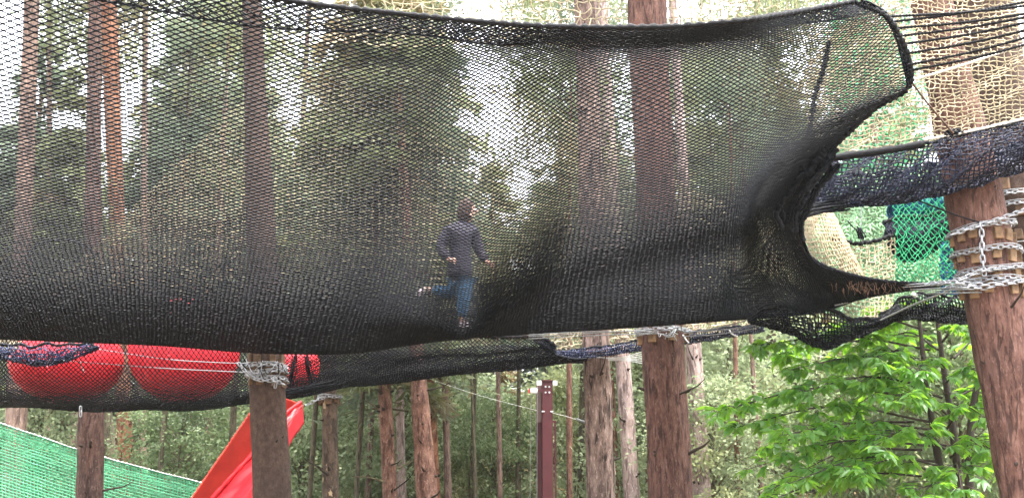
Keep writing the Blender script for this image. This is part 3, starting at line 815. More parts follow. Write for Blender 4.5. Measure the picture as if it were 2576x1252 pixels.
# pine needles caught in the netting
def litter():
    g = np.random.default_rng(5); T = Tubes()
    for k in range(110):
        x = g.normal(2180, 45) if k < 60 else g.uniform(1100, 2100)
        y = 714 + 0.02 * (x - 2150) + g.uniform(-8, 14) if k < 60 else np.interp(x, [400, 860, 1140, 1380, 1610, 1830, 2100], [868, 888, 852, 836, 822, 805, 770]) + g.uniform(-2, 3)
        d = 11.45 if k < 60 else 12.7
        a = P(x, y, d); L = px(g.uniform(8, 30), d)
        b = a + np.array((g.normal() * 0.4 * L, -0.02, -L))
        T.add(smooth_path([a, (a + b) / 2 + g.normal(size=3) * 0.2 * L, b], 5), 0.002, 3)
    o = T.build('needle_litter', M['litter'])
    tag(o, 'brown pine needles caught along the lower edge of the black net', 'pine needles', kind='stuff')
litter()

# second, lower black net with red balls
def low_cols():
    cols = []
    for (x, yt, yb, xb, f) in [(-260, 840, 1012, -260, 900), (-60, 845, 1018, -60, 910), (120, 850, 1026, 120, 915), (320, 850, 1031, 320, 920), (500, 850, 1026, 500, 920),
                            (640, 852, 1012, 640, 915), (760, 856, 992, 770, 900), (880, 860, 972, 890, 895), (1040, 858, 952, 1050, 890), (1200, 854, 935, 1220, 885),
                            (1340, 852, 920, 1360, 880), (1400, 884, 908, 1475, 890)]:
        h = yb - yt
        m = x * .5 + xb * .5
        e = float(np.clip((x - 620) / 200, 0, 1))      # the empty half hangs flatter
        cols.append([(x, yt - 8, 14.8), (x, yt + 0.35 * h, 14.8), (m, yt + (0.66 - 0.16 * e) * h, 14.95 + 0.15 * e), (xb, yt + (0.86 - 0.14 * e) * h, 15.35 + 0.15 * e), (xb, yb - (0.035 + 0.05 * e) * h, 16.1 + 0.1 * e), (xb, yb, 16.9), (xb, yb - 0.16 * h, 17.5), (xb, f - 12, 17.9)])
    return cols
S_low = Patch(low_cols(), wave=0.012, seed=6)
low_net = net_thing('lower_bounce_net', 'lower black net trough holding red balls behind the chained brown trunk', P(400, 1028, 16.4))
T = Tubes()
weave(T, S_low, 150, 60, 0.0066, 'diamond', 1.0, 0.06, mid=False, seed=8)
T.build('netting', M['black_net'], low_net, 'stuff')
rope(low_net, S_low(uu, np.zeros(300)), 0.024, M['black_rope'], 'rim_rope', 0.25, 0.09, 7, n=300)
gathered(low_net, [(742, 895, 15.0), (736, 930, 15.0), (728, 965, 15.0)], 0.03, 8, 12, 'edge_strap')
gathered(low_net, [(768, 895, 15.0), (775, 930, 15.0), (784, 962, 15.0)], 0.03, 8, 13, 'edge_strap')
gathered(low_net, [(712, 985, 15.2), (760, 982, 15.2), (850, 962, 15.3)], 0.045, 12, 14, 'bottom_roll')
gathered(low_net, [(1345, 852, 15.2), (1368, 868, 15.2), (1385, 884, 15.25)], 0.05, 12, 15)
rope(low_net, [P(245, 878, 14.9), P(420, 915 - 12, 14.8), P(560, 912, 14.6), P(640, 913, 14.3)], 0.006, M['cable'], 'steel_stay', 0.03, 0.05, 5)
rope(low_net, [P(140, 905, 14.9), P(400, 925, 14.8), P(640, 937, 14.3)], 0.006, M['cable'], 'steel_stay', 0.03, 0.05, 5)
rope(low_net, [P(200, 905, 14.9), P(205, 920, 14.9), P(212, 936, 14.9)], 0.007, M['white_rope'], 'cord_end', 0.1, 0.03, 5)

def ball(x, y, r, d, label, squash=0.97):
    c = P(x, y, d); rr = px(r, d)
    o = empty('red_ball', (c[0], c[1], c[2] - rr))
    me = bpy.data.meshes.new('shell'); bm = bmesh.new()
    bmesh.ops.create_uvsphere(bm, u_segments=48, v_segments=28, radius=rr)
    for v in bm.verts:
        v.co.z *= squash; v.co *= 1 + 0.012 * noise.noise(v.co * 1.5)
        # welded seams run like meridians
        a = math.atan2(v.co.y, v.co.x); s = abs(math.sin(a * 4))
        if s < 0.15: v.co *= 0.993
        v.co.z += rr
    for f in bm.faces: f.smooth = True
    bm.to_mesh(me); bm.free()
    mesh_obj('shell', me, M['red_ball'], o)
    T = Tubes(); a = np.linspace(0, 6.283, 17)[:-1]
    T.add(np.stack([np.cos(a) * 0.05 * rr, -np.full(16, rr * 0.985), np.sin(a) * 0.05 * rr + rr * 0.75], 1), 0.012, 5, closed=True)
    vo = mesh_obj('valve', T.mesh('valve'), M['red_ball'], o)
    tag(o, label, 'ball')
ball(168, 908, 140, 16.75, 'big red ball nearest the picture edge in the lower black net', 0.76)
ball(464, 882, 138, 16.75, 'big red ball in the lower black net beside the chained brown trunk')
ball(742, 922, 62, 16.5, 'small red ball glimpsed behind the black straps by the chained trunk')

# navy hammock tubes
def trough(top, bot, d0, depth=0.7, n=7):
    """near-side rows from a top line to a bottom line and up the far side"""
    cols = []
    for (t, b) in zip(top, bot):
        tx, ty, *td = t; bx, by = b[:2]
        d = td[0] if td else d0
        h = by - ty
        cols.append([(tx, ty, d), (tx * .75 + bx * .25, ty + 0.4 * h, d - 0.03), (tx * .4 + bx * .6, ty + 0.8 * h, d + 0.08 * depth), (bx, by, d + 0.45 * depth), (bx, by - 0.15 * h, d + 0.85 * depth), (bx, by - 0.55 * h, d + depth)])
    return cols
def navy(name, label, top, bot, d0, nu, nv, r, mat, ropemat=None, depth=0.7, seed=1, style='square', rim=0.016, cat='net'):
    S = Patch(trough(top, bot, d0, depth), wave=0.01, seed=seed)
    o = net_thing(name, label, S(np.array([0.5]), np.array([0.6]))[0], cat)
    T = Tubes(); weave(T, S, nu, nv, r, style, 1.3, 0.16, mid=True, seed=seed); T.build('netting', mat, o, 'stuff')
    u = np.linspace(0, 1, 120)
    rope(o, S(u, np.zeros(120)), rim, ropemat or M['black_rope'], 'rim_rope', 0.2, 0.06, 6, n=120)
    return o, S
tun, S_tun = navy('net_tunnel', 'navy black net tunnel running from the doorway to the chained red pine',
      [(2060, 398, 11.4), (2200, 380, 11.3), (2330, 358, 11.15), (2450, 332, 10.95), (2580, 304, 10.8), (2700, 278, 10.7)],
      [(1995, 532), (2110, 519), (2250, 512), (2390, 482), (2560, 432), (2700, 395)], 11.0, 66, 36, 0.0086, M['navy_black'], depth=0.65, seed=21)
T = Tubes(); weave(T, S_tun, 62, 34, 0.0074, 'square', 1.2, 0.2, seed=31, keep=lambda u, v: v > 0.42); T.build('blue_underside', M['navy_net'], tun, 'stuff')
rope(tun, [P(2085, 398, 11.2), P(2160, 388, 11.15), P(2230, 378, 11.1), P(2325, 362, 11.05)], 0.036, M['black_rope'], 'padded_roll', 0.07, 0.09, 9, seed=4)
rope(tun, [P(2325, 352, 11.0), P(2450, 328, 10.85), P(2700, 270, 10.6)], 0.010, M['white_rope'], 'white_edge_cord', 0.3, 0.05, 5)
gathered(tun, [(2385, 332, 10.9), (2400, 338, 10.9), (2412, 334, 10.9)], 0.035, 10, 33, 'knot')
navy('small_net_trough', 'small dark blue net sagging in front of the red ball at the picture edge',
     [(-160, 862), (-60, 862), (30, 868), (110, 868), (190, 864), (246, 868)], [(-160, 880), (-60, 890), (40, 908), (105, 918), (175, 905), (240, 878)], 14.7, 46, 16, 0.008, M['navy_net'], depth=0.6, seed=22, rim=0.02)
navy('small_net_trough', 'blue net strip between the lower black net and the thick centre pine',
     [(1366, 880), (1440, 880), (1500, 873), (1570, 862), (1650, 852)], [(1376, 884), (1440, 897), (1500, 896), (1570, 886), (1650, 876)], 15.6, 46, 12, 0.008, M['navy_net'], depth=0.5, seed=23)
navy('small_net_trough', 'dark net strip running from the thick centre pine to the lower hammock',
     [(1700, 836), (1760, 832), (1830, 824), (1920, 812)], [(1700, 864), (1760, 858), (1830, 846), (1920, 832)], 14.9, 40, 12, 0.0075, M['navy_black'], depth=0.5, seed=24)
# lower hammock under the pointed corner
ham, S_ham = navy('net_hammock', 'black net hammock sagging to a point above the chestnut leaves',
      [(1880, 800, 12.3), (1960, 770, 12.2), (2060, 768, 12.2), (2140, 800, 12.25), (2215, 798, 12.3), (2262, 768, 12.4)],
      [(1895, 812), (1990, 838), (2072, 876), (2140, 850), (2215, 822), (2290, 778)], 12.3, 50, 34, 0.0075, M['black_net'], depth=0.8, seed=25, rim=0.022)
navy('net_hammock', 'black net strip sagging from the hammock to the chained red pine',
     [(2215, 792, 12.5), (2290, 742, 12.4), (2360, 742, 12.3), (2440, 748, 12.2), (2560, 752, 12.1)], [(2215, 808), (2290, 802), (2360, 806), (2440, 814), (2560, 820)], 12.4, 52, 26, 0.008, M['black_net'], depth=0.6, seed=26)
rope(ham, [P(2215, 805, 12.2), P(2300, 765, 11.9), P(2420, 718, 11.5)], 0.009, M['cable'], 'steel_stay', 0.05, 0.05, 5)

def panel(name, label, grid, nu, nv, r, mat, style='square', seed=1, wave=0.02, keep=None, jit=0.14, knot=1.3, rim=None, cat='net', sides=3):
    S = Patch(grid, wave=wave, seed=seed)
    o = net_thing(name, label, S(np.array([0.5]), np.array([1.0]))[0], cat)
    T = Tubes(); weave(T, S, nu, nv, r, style, knot, jit, sides=sides, mid=True, seed=seed, keep=keep); T.build('netting', mat, o, 'stuff')
    if rim:
        u = np.linspace(0, 1, 120); rope(o, S(u, np.zeros(120)), rim[0], rim[1], 'rim_rope', 0.25, 0.06, 6, n=120)
    return o, S
# beige safety nets
panel('safety_net', 'coarse beige square net above the rope edge of the big black net',
      [[(760, -120, 14.9), (770, 40, 14.9), (780, 110, 14.9)], [(1200, -120, 14.9), (1200, 40, 14.95), (1200, 112, 14.9)], [(1700, -120, 14.9), (1700, 40, 14.95), (1700, 110, 14.9)], [(2260, -120, 14.9), (2260, 30, 14.9), (2260, 100, 14.9)]],
      60, 10, 0.0085, M['beige_net'], seed=41, jit=0.16)
panel('safety_net', 'fine beige net wall seen through the middle of the big black net',
      [[(-260, 740, 18.4), (-260, 770, 18.4), (-260, 800, 18.3), (-260, 830, 18.2)], [(140, 690, 18.4), (140, 740, 18.4), (140, 790, 18.3), (140, 830, 18.2)],
       [(430, 430, 18.3), (430, 560, 18.4), (430, 710, 18.3), (430, 830, 18.2)], [(650, 235, 18.3), (650, 430, 18.4), (650, 650, 18.3), (650, 830, 18.2)],
       [(900, 175, 18.3), (900, 400, 18.4), (900, 640, 18.3), (900, 830, 18.2)], [(1200, 205, 18.3), (1200, 420, 18.4), (1200, 640, 18.3), (1200, 830, 18.2)],
       [(1480, 330, 18.2), (1480, 490, 18.3), (1480, 660, 18.2), (1480, 800, 18.1)], [(1750, 480, 18.1), (1750, 560, 18.1), (1750, 670, 18.1), (1750, 780, 18.0)], [(2000, 560, 18.1), (2000, 620, 18.1), (2000, 690, 18.1), (2000, 760, 18.0)]],
      150, 42, 0.0062, M['beige_dim'], seed=42, jit=0.16)
panel('safety_net', 'loose tan net stretched in front of the trunk above the net tunnel',
      [[(2030, 160, 12.0), (2030, 260, 12.0), (2030, 400, 11.9)], [(2150, 40, 11.6), (2150, 220, 11.6), (2150, 395, 11.5)], [(2280, -60, 11.2), (2280, 150, 11.2), (2280, 375, 11.3)],
       [(2420, -60, 11.0), (2430, 150, 11.0), (2440, 345, 11.1)], [(2700, -60, 10.7), (2700, 120, 10.7), (2700, 285, 10.8)]],
      46, 40, 0.0062, M['beige_net'], seed=43, jit=0.2)
# tan sleeve and nets behind the doorway
panel('net_sleeve', 'tan tightly ribbed net sleeve hanging behind the black doorway',
      [[(1985, 520, 12.9), (1985, 600, 12.8), (2000, 680, 12.8), (2010, 730, 12.9)], [(2040, 525, 12.6), (2050, 600, 12.5), (2080, 680, 12.5), (2110, 730, 12.6)], [(2085, 530, 12.7), (2115, 600, 12.6), (2145, 660, 12.6), (2185, 735, 12.7)],
       [(2092, 535, 13.1), (2125, 600, 13.1), (2155, 660, 13.1), (2195, 735, 13.1)]],
      40, 20, 0.0085, M['beige_dark'], 'square', 44, 0.01, jit=0.12)
panel('coarse_net', 'tan coarse square net with black rope edge beside the ribbed sleeve',
      [[(2095, 600, 13.0), (2110, 670, 13.0), (2120, 730, 12.9), (2125, 800, 12.8)], [(2150, 612, 12.95), (2150, 680, 12.9), (2150, 740, 12.8), (2150, 806, 12.7)], [(2200, 606, 13.0), (2200, 680, 12.9), (2200, 740, 12.85), (2200, 808, 12.7)], [(2252, 590, 13.0), (2252, 660, 13.0), (2246, 740, 12.9), (2240, 800, 12.8)]],
      13, 17, 0.0068, M['beige_net'], 'square', 45, 0.01, rim=(0.024, M['black_rope']))
panel('coarse_net', 'bright green diamond net between the tan net and the chained red pine',
      [[(2244, 470, 13.0), (2248, 560, 13.0), (2250, 640, 13.0), (2252, 720, 13.0)], [(2320, 470, 13.05), (2320, 560, 13.05), (2320, 640, 13.0), (2320, 720, 13.0)], [(2430, 460, 13.0), (2430, 560, 13.0), (2430, 640, 13.0), (2430, 720, 13.0)]],
      13, 15, 0.0056, M['green_net'], 'diamond', 46, 0.01, rim=(0.012, M['green_net']))
panel('coarse_net', 'dense pale green net filling the view behind the black doorway',
      [[(2010, 440, 15.2), (2010, 600, 15.2), (2010, 760, 15.2)], [(2160, 440, 15.2), (2160, 600, 15.2), (2160, 800, 15.2)], [(2300, 440, 15.2), (2300, 600, 15.2), (2300, 780, 15.2)], [(2450, 440, 15.2), (2450, 600, 15.2), (2450, 760, 15.2)]],
      62, 46, 0.0125, M['pale_green_net'], 'square', 47, 0.02, jit=0.25)
panel('safety_net', 'green net behind the top corner of the big black net',
      [[(2080, -60, 15.6), (2080, 180, 15.6), (2080, 440, 15.6)], [(2200, -60, 15.6), (2200, 180, 15.6), (2200, 440, 15.6)], [(2330, -60, 15.6), (2330, 180, 15.6), (2330, 440, 15.6)]],
      20, 40, 0.0078, M['mid_green_net'], 'square', 48, 0.02, jit=0.25)
navy('dark_net_sling', 'dark net sling bulging behind the bright green diamond net',
     [(2225, 560, 13.6), (2270, 545, 13.6), (2330, 545, 13.6), (2400, 520, 13.6), (2450, 505, 13.6)], [(2235, 618), (2270, 655), (2320, 648), (2380, 610), (2450, 580)], 13.6, 58, 46, 0.0125, M['navy_black'], depth=0.5, seed=49, rim=0.03)
navy('blue_net_sling', 'bright blue net sling under the net tunnel behind the green net',
     [(2235, 470, 13.9), (2280, 460, 13.9), (2340, 470, 13.9), (2400, 490, 13.9)], [(2235, 545), (2280, 555), (2325, 545), (2400, 520)], 13.9, 40, 32, 0.013, M['blue_net'], depth=0.4, seed=50, rim=0.02)
panel('blue_net_strip', 'blue net strip hanging beside the chained red pine',
      [[(2368, 620, 13.5), (2368, 690, 13.5), (2368, 740, 13.5)], [(2395, 600, 13.5), (2395, 680, 13.5), (2400, 740, 13.5)], [(2430, 600, 13.5), (2430, 680, 13.5), (2430, 740, 13.5)]],
      12, 20, 0.010, M['blue_net'], 'square', 51)
# tie of the tan net
tie = net_thing('hanging_tie', 'dark knotted cord holding up the tan coarse net', P(2165, 612, 12.9), 'cord')
rope(tie, [P(2168, 500, 12.9), P(2167, 560, 12.9), P(2166, 604, 12.9)], 0.006, M['cable'], 'cord', 0.1, 0.03, 5)
gathered(tie, [(2160, 578, 12.9), (2166, 588, 12.88), (2170, 600, 12.9)], 0.03, 10, 61, 'knot')
rope(tie, [P(2166, 590, 12.88), P(2145, 570, 12.85), P(2132, 555, 12.85)], 0.007, M['black_rope'], 'loose_end', 0.1, 0.03, 5)

# beige strip under the blue strips near the centre pine
panel('safety_net', 'beige net strip showing under the black net between the two centre pines',
      [[(1370, 838, 17.0), (1370, 852, 17.0), (1370, 884, 17.0)], [(1500, 830, 17.0), (1500, 846, 17.0), (1500, 880, 17.0)], [(1640, 825, 17.0), (1640, 840, 17.0), (1640, 866, 17.0)], [(1900, 800, 16.5), (1900, 815, 16.5), (1900, 835, 16.5)]],
      50, 7, 0.011, M['beige_net'], 'square', 52, jit=0.2)
panel('safety_net', 'beige net corner at the picture edge above the small blue net',
      [[(-160, 840, 15.4), (-160, 862, 15.4), (-160, 890, 15.4)], [(-40, 840, 15.4), (-40, 865, 15.4), (-40, 892, 15.4)], [(52, 842, 15.4), (50, 862, 15.4), (30, 885, 15.4)]],
      18, 7, 0.012, M['beige_net'], 'square', 53)

# green fence net
def fence():
    top = [(-260, 985, 19.2), (0, 1066, 19.5), (230, 1142, 19.8), (430, 1196, 20.1), (640, 1248, 20.4), (800, 1290, 20.7)]
    S = Patch([[(x, y, d), (x, y + 120, d + 0.05), (x, y + 260, d)] for (x, y, d) in top], wave=0.003, seed=60)
    o = net_thing('fence_net', 'translucent green mesh fence sloping down in the lower corner', S(np.array([0.5]), np.array([1.0]))[0], 'fence')
    T = Tubes(); weave(T, S, 120, 32, 0.0092, 'square', 1.35, 0.05, seed=60); T.build('netting', M['green_fence'], o, 'stuff')
    T = Tubes(); S2 = Strip(S(np.linspace(0, 1, 100), np.zeros(100)) + np.array((0.02, 0.10, -0.02)), S(np.linspace(0, 1, 100), np.ones(100)) + np.array((0.02, 0.10, 0)))
    weave(T, S2, 150, 40, 0.0055, 'square', 1.2, 0.1, mid=False, seed=61); T.build('backing_net', M['green_fence'], o, 'stuff')
    u = np.linspace(0, 1, 160)
    rope(o, S(u, np.zeros(160)) + np.array((0, -0.01, 0.01)), 0.014, plain('teal_rope', (0.08, 0.30, 0.22), 0.6, 0.2, 20), 'top_rope', 0.3, 0.07, 6, n=200)
    T = Tubes(); q, rad = bumpy(S(u, np.zeros(160)) + np.array((0, -0.024, 0.018)), 0.006, 0.07, 0.9, 3); T.add(q, rad, 5); T.build('white_lacing', M['white_rope'], o)
    o['label'] = 'translucent green mesh fence sloping down in the lower corner'
fence()

# red slide: netted wall above a solid floor sheet
def slide():
    o = net_thing('red_slide', 'red mesh slide dropping behind the chained brown trunk', P(560, 1250, 15.0), 'slide')
    # left upper edge, floor crease, right bottom edge  (x, y, depth)
    A = [(672, 985, 15.3), (640, 1024, 15.2), (560, 1140, 14.95), (484, 1250, 14.75), (400, 1375, 14.55)]
    B = [(758, 1016, 15.9), (720, 1045, 15.7), (640, 1140, 15.35), (540, 1250, 15.0), (430, 1385, 14.75)]
    C = [(762, 1018, 15.6), (738, 1050, 15.4), (680, 1150, 15.0), (612, 1262, 14.72), (540, 1390, 14.5)]
    S = Patch([[a, tuple((p + q) / 2 for p, q in zip(a, b)), b] for a, b in zip(A, B)], wave=0.0, seed=70)
    T = Tubes(); weave(T, S, 64, 30, 0.0068, 'diamond', 1.1, 0.05, mid=False, seed=70); T.build('mesh_wall', M['red_net'], o, 'stuff')
    # dense scrim inside the wall
    T = Tubes(); weave(T, Patch([[(a[0], a[1], a[2] + .03), (b[0], b[1], b[2] + 0.03)] for a, b in zip(A, B)]), 110, 46, 0.0050, 'square', 1.1, 0.03, seed=71, mid=False); T.build('scrim', M['red_net'], o, 'stuff')
    # floor sheet: crease to bottom edge, with soft folds and thickness
    nu, nv = 60, 14
    V = []
    Bc = smooth_path([P(*b) for b in B], nu); Cc = smooth_path([P(*c) for c in C], nu)
    for i in range(nu):
        for j in range(nv):
            t = j / (nv - 1)
            p = Bc[i] * (1 - t) + Cc[i] * t
            sag = -0.06 * math.sin(math.pi * t) + 0.012 * math.sin(i * 0.7 + j * 1.3) + 0.02 * math.sin(t * 9 + i * 0.06)
            V.append(p + np.array((0, -0.02 * math.sin(t * 9), sag)))
    i, j = np.meshgrid(np.arange(nu - 1), np.arange(nv - 1), indexing='ij'); a = (i * nv + j).ravel()
    me = raw_mesh('floor_sheet', np.array(V), np.stack([a, a + nv, a + nv + 1, a + 1], 1))
    me.transform(Matrix.Translation(-o.location))
    fo = mesh_obj('floor_sheet', me, M['red_sheet'], o)
    so = fo.modifiers.new('thick', 'SOLIDIFY'); so.thickness = 0.012
    # near lip hanging from the bottom edge
    V = []
    for i in range(nu):
        for j in range(6):
            t = j / 5
            V.append(Cc[i] + np.array((0.03 * t - 0.0, -0.04 * t, -0.24 * t + 0.01 * math.sin(i * .5) * t)))
    i, j = np.meshgrid(np.arange(nu - 1), np.arange(5), indexing='ij'); a = (i * 6 + j).ravel()
    me = raw_mesh('side_skirt', np.array(V), np.stack([a, a + 6, a + 7, a + 1], 1)); me.transform(Matrix.Translation(-o.location))
    so = mesh_obj('side_skirt', me, M['red_sheet'], o).modifiers.new('thick', 'SOLIDIFY'); so.thickness = 0.01
    rope(o, Bc + np.array((0, -0.03, 0.02)), 0.03, M['red_sheet'], 'crease_roll', 0.1, 0.2, 7)
    rope(o, [P(*a) for a in A], 0.014, M['red_net'], 'edge_rope', 0.25, 0.06, 6)
slide()

# hoop seen through the net
hoop = net_thing('net_hoop', 'black arched hoop seen through the big black net low beside the red ball', P(160, 765, 14.3), 'hoop')
rope(hoop, [P(88, 770, 14.3), P(76, 700, 14.3), (P(72, 640, 14.3)), P(105, 612, 14.35), P(160, 603, 14.4), P(215, 618, 14.4), P(240, 650, 14.4), P(240, 710, 14.4), P(238, 765, 14.4)], 0.018, M['black_rope'], 'hoop_tube', 0.05, 0.2, 8)
rope(hoop, [P(76, 700, 14.3), P(160, 712, 14.1), P(240, 706, 14.4)], 0.012, M['black_rope'], 'hoop_cord', 0.1, 0.06, 6)

# ------------------------------------------------------------------ chains, cables, wooden blocks
def link_mesh(L=0.082, W=0.046, r=0.0068):
    n = 14; T = Tubes()
    a = np.linspace(0, 2 * math.pi, n + 1)[:-1]
    straight = (L - W) / 2
    p = np.stack([np.cos(a) * (W / 2 - r) , np.zeros(n), np.sin(a) * (W / 2 - r) + np.sign(np.sin(a) + 1e-9) * straight], 1)
    T.add(p, r, 5, ref=(0, 1, 0), closed=True)
    return T.mesh('chain_link')
LINK = link_mesh(); LINK.materials.append(M['steel'])
def chain(parent, pts, L=0.066, scale=1.0, roll=0.0):
    q = smooth_path(pts, 80)
    s = np.concatenate([[0], np.cumsum(np.linalg.norm(np.diff(q, axis=0), axis=1))])
    n = max(2, int(s[-1] / (L * 0.78 * scale)))
    o0 = Vector(origin_world(parent))
    parent = empty('chain', (0, 0, 0), parent)
    for k in range(n):
        a, b = (np.array([np.interp(s[-1] * t / n, s, q[:, i]) for i in range(3)]) for t in (k, k + 1))
        d = Vector(b - a).normalized()
        o = bpy.data.objects.new('chain_link', LINK); o.parent = parent
        rot = d.to_track_quat('Z', 'Y').to_matrix().to_4x4() @ Matrix.Rotation(roll + (math.pi / 2 if k % 2 else 0) + 0.5 + rnd.uniform(-.15, .15), 4, 'Z')
        o.matrix_basis = Matrix.Translation(Vector((a + b) / 2) - o0) @ rot @ Matrix.Scale(scale, 4)
        link(o)
def block_mesh(w, h, t, seed):
    bm = bmesh.new(); bmesh.ops.create_cube(bm, size=1.0)
    g = random.Random(seed)
    for v in bm.verts:
        v.co = Vector((v.co.x * w, v.co.y * t, v.co.z * h)) + Vector((g.uniform(-.006, .006), g.uniform(-.004, .004), g.uniform(-.008, .008)))
    bmesh.ops.bevel(bm, geom=bm.edges[:], offset=0.005, segments=1, affect='EDGES')
    me = bpy.data.meshes.new('wood_block'); bm.to_mesh(me); bm.free()
    return me
BLOCKS = [block_mesh(0.075, 0.11, 0.05, i) for i in range(4)] + [block_mesh(0.085, 0.15, 0.055, 9 + i) for i in range(2)]
BLK = {}
for mname in ('wood_block', 'wood_dark'):
    for i, b in enumerate(BLOCKS):
        c = b.copy(); c.materials.append(M[mname]); BLK[mname, i] = c
def collar(label, at, d, rings, blocks, mat='wood_block', name='chain_collar', nblk=9, lift=1.10, seed=0, scale=1.0):
    """wooden blocks strapped round a trunk by cables and chains. rings: (y px, kind, tilt)"""
    g = random.Random(seed)
    def zc(y): return P(1288, y, d)[2]
    base, _ = at(zc(max(r[0] for r in rings)))
    o = empty(name, tuple(base)); o0 = Vector(o.location)
    tag(o, label, 'chain collar')
    for y in blocks:
        c, r = at(zc(y)); off = g.uniform(0, 6.28)
        for k in range(nblk):
            a = off + k * 6.283 / nblk + g.uniform(-0.12, 0.12)
            if math.sin(a) > 0.55: continue
            ob = bpy.data.objects.new('wood_block', BLK[mat, g.randint(0, 5)]); ob.parent = o
            rr = r * lift + 0.012
            ob.matrix_basis = Matrix.Translation(Vector((c[0] + math.cos(a) * rr, c[1] + math.sin(a) * rr, c[2] + g.uniform(-.02, .02))) - o0) @ Matrix.Rotation(a - math.pi / 2, 4, 'Z') @ Matrix.Rotation(g.uniform(-.12, .12), 4, 'Y') @ Matrix.Scale(scale, 4)
            link(ob)
    for (y, kind, tilt) in rings:
        c, r = at(zc(y)); rr = r * lift + 0.055 * scale
        a = np.linspace(0, 2 * math.pi, 41)
        p = np.stack([c[0] + np.cos(a) * rr, c[1] + np.sin(a) * rr, c[2] + tilt * np.cos(a) + 0.008 * np.sin(3 * a + y)], 1)
        if kind == 'cable':
            T = Tubes(); T.add(p[:-1], 0.007, 5, closed=True); T.build('cable_ring', M['cable'], o)
        else:
            chain(o, p, scale=scale)
            T = Tubes(); T.add(p[:-1] + np.array((0, -0.01, 0.03)), 0.005, 5, closed=True); T.build('cable_ring', M['cable'], o)
    return o
rt = collar('rows of raw wood blocks with wrapped chains on the thick red pine', at_rt, D_RT,
            [(580, 'chain', 0.05), (640, 'chain', 0.02), (688, 'chain', 0.03), (716, 'chain', 0.0), (722, 'cable', 0.03)], [600, 652, 700, 735], nblk=10, seed=2)
def rtp(x, y, dd=-0.34): return P(x, y, D_RT + dd)
chain(rt, [rtp(2466, 562), rtp(2470, 590), rtp(2470, 630), rtp(2474, 668), rtp(2476, 692)], scale=1.15)
chain(rt, [rtp(2395, 590, -.30), rtp(2430, 577), rtp(2480, 562), rtp(2530, 545), rtp(2600, 520, -0.2)], scale=1.1)
chain(rt, [P(2330, 714, 11.45), rtp(2400, 710), rtp(2460, 716), rtp(2540, 712, -.36), rtp(2600, 700, -0.2)], scale=1.1)
chain(rt, [P(2345, 716, 11.45), rtp(2410, 704), rtp(2450, 688), rtp(2500, 676, -.36), rtp(2580, 672, -0.2)], scale=1.1)
chain(rt, [P(2380, 722, 11.4), rtp(2420, 722), rtp(2470, 724), rtp(2500, 720)], scale=1.1)
rope(rt, [P(2300, 500, 11.4), rtp(2390, 535), rtp(2440, 552), rtp(2475, 562)], 0.008, M['black_rope'], 'dark_cable', 0.05, 0.05, 5)
rope(rt, [P(2296, 738, 11.4), P(2300, 742, 11.38), P(2306, 742, 11.36)], 0.02, M['white_plate'], 'white_tag', 0.0, 0.05, 4)
collar('dark blocks and slack chains on the trunk half hidden behind the red pine', at_sd, 12.9, [(505, 'chain', 0.0), (530, 'chain', 0.01), (620, 'cable', 0.02), (745, 'cable', 0)], [480, 540, 600, 660], 'wood_dark', seed=5)
ct = collar('three raw wood blocks and tangled steel cables atop the thick centre pine', at_ct, D_CT, [(836, 'chain', 0.0), (842, 'cable', 0.02), (830, 'cable', -0.02)], [851], nblk=7, seed=4, scale=1.15)
for k in range(9):
    a = rnd.uniform(1620, 1720); b = a + rnd.uniform(-40, 60)
    rope(ct, [P(a, rnd.uniform(826, 842), 14.2), P((a + b) / 2, rnd.uniform(828, 848), 14.12), P(b, rnd.uniform(830, 858), 14.15)], 0.0055, M['cable'], 'cable_end', 0.05, 0.05, 5)
rope(ct, [P(1718, 842, 14.2), P(1724, 852, 14.15), P(1732, 862, 14.12)], 0.010, M['white_rope'], 'white_cord_end', 0.1, 0.04, 5)
rope(ct, [P(1835, 830, 13.6), P(1842, 840, 13.55), P(1856, 846, 13.5)], 0.008, M['white_rope'], 'white_cord_end', 0.1, 0.04, 5)
po = collar('chain collar with tangled wires round the smooth dark brown trunk', at_po, D_PO, [(922, 'chain', -0.01), (940, 'chain', 0.02), (952, 'chain', -0.03)], [905, 932, 960], 'wood_dark', nblk=8, seed=7, scale=1.05, lift=1.08)
chain(po, [P(600, 912, 14.0), P(612, 928, 13.95), P(628, 945, 13.9), P(650, 955, 13.85), P(690, 958, 13.85), P(715, 966, 13.95)], scale=1.0)
chain(po, [P(690, 948, 13.9), P(694, 960, 13.88), P(692, 975, 13.88)], scale=1.1)
for k in range(10):
    a = rnd.uniform(610, 735); b = a + rnd.uniform(-50, 50)
    rope(po, [P(a, rnd.uniform(900, 915), 13.9), P((a + b) / 2, rnd.uniform(915, 945), 13.82), P(b, rnd.uniform(925, 972), 13.9)], 0.005, M['cable'] if k % 2 else M['black_rope'], 'wire_end', 0.05, 0.05, 5)
st = collar('small chain round the top of the peeling trunk behind the red slide', at_st, D_ST, [(1000, 'chain', 0.01), (994, 'cable', 0.0)], [1006], 'wood_dark', nblk=7, seed=9, scale=1.0, lift=1.05)
chain(st, [P(770, 1018, 17.6), P(785, 1012, 17.6), P(800, 1004, 17.6), P(815, 1000, 17.7)], scale=1.2)
p2 = collar('bundle of white cords wrapped on the thick centre pine side', lambda z: at_p2(z), D_P2, [(905, 'cable', 0.0)], [], seed=3, lift=1.0, name='cord_bundle')
p2['label'] = 'bundle of pale cords strung between the pinkish grey pine and its thick neighbour'; p2['category'] = 'cord bundle'
for k in range(6):
    rope(p2, [P(1530, 900 + k * 1.2, 16.0), P(1575, 896 + k * 2.2, 15.6), P(1622, 882 + k * 6.5, 14.9)], 0.0042, M['white_rope'], 'pale_cord', 0.15, 0.05, 5, seed=k)
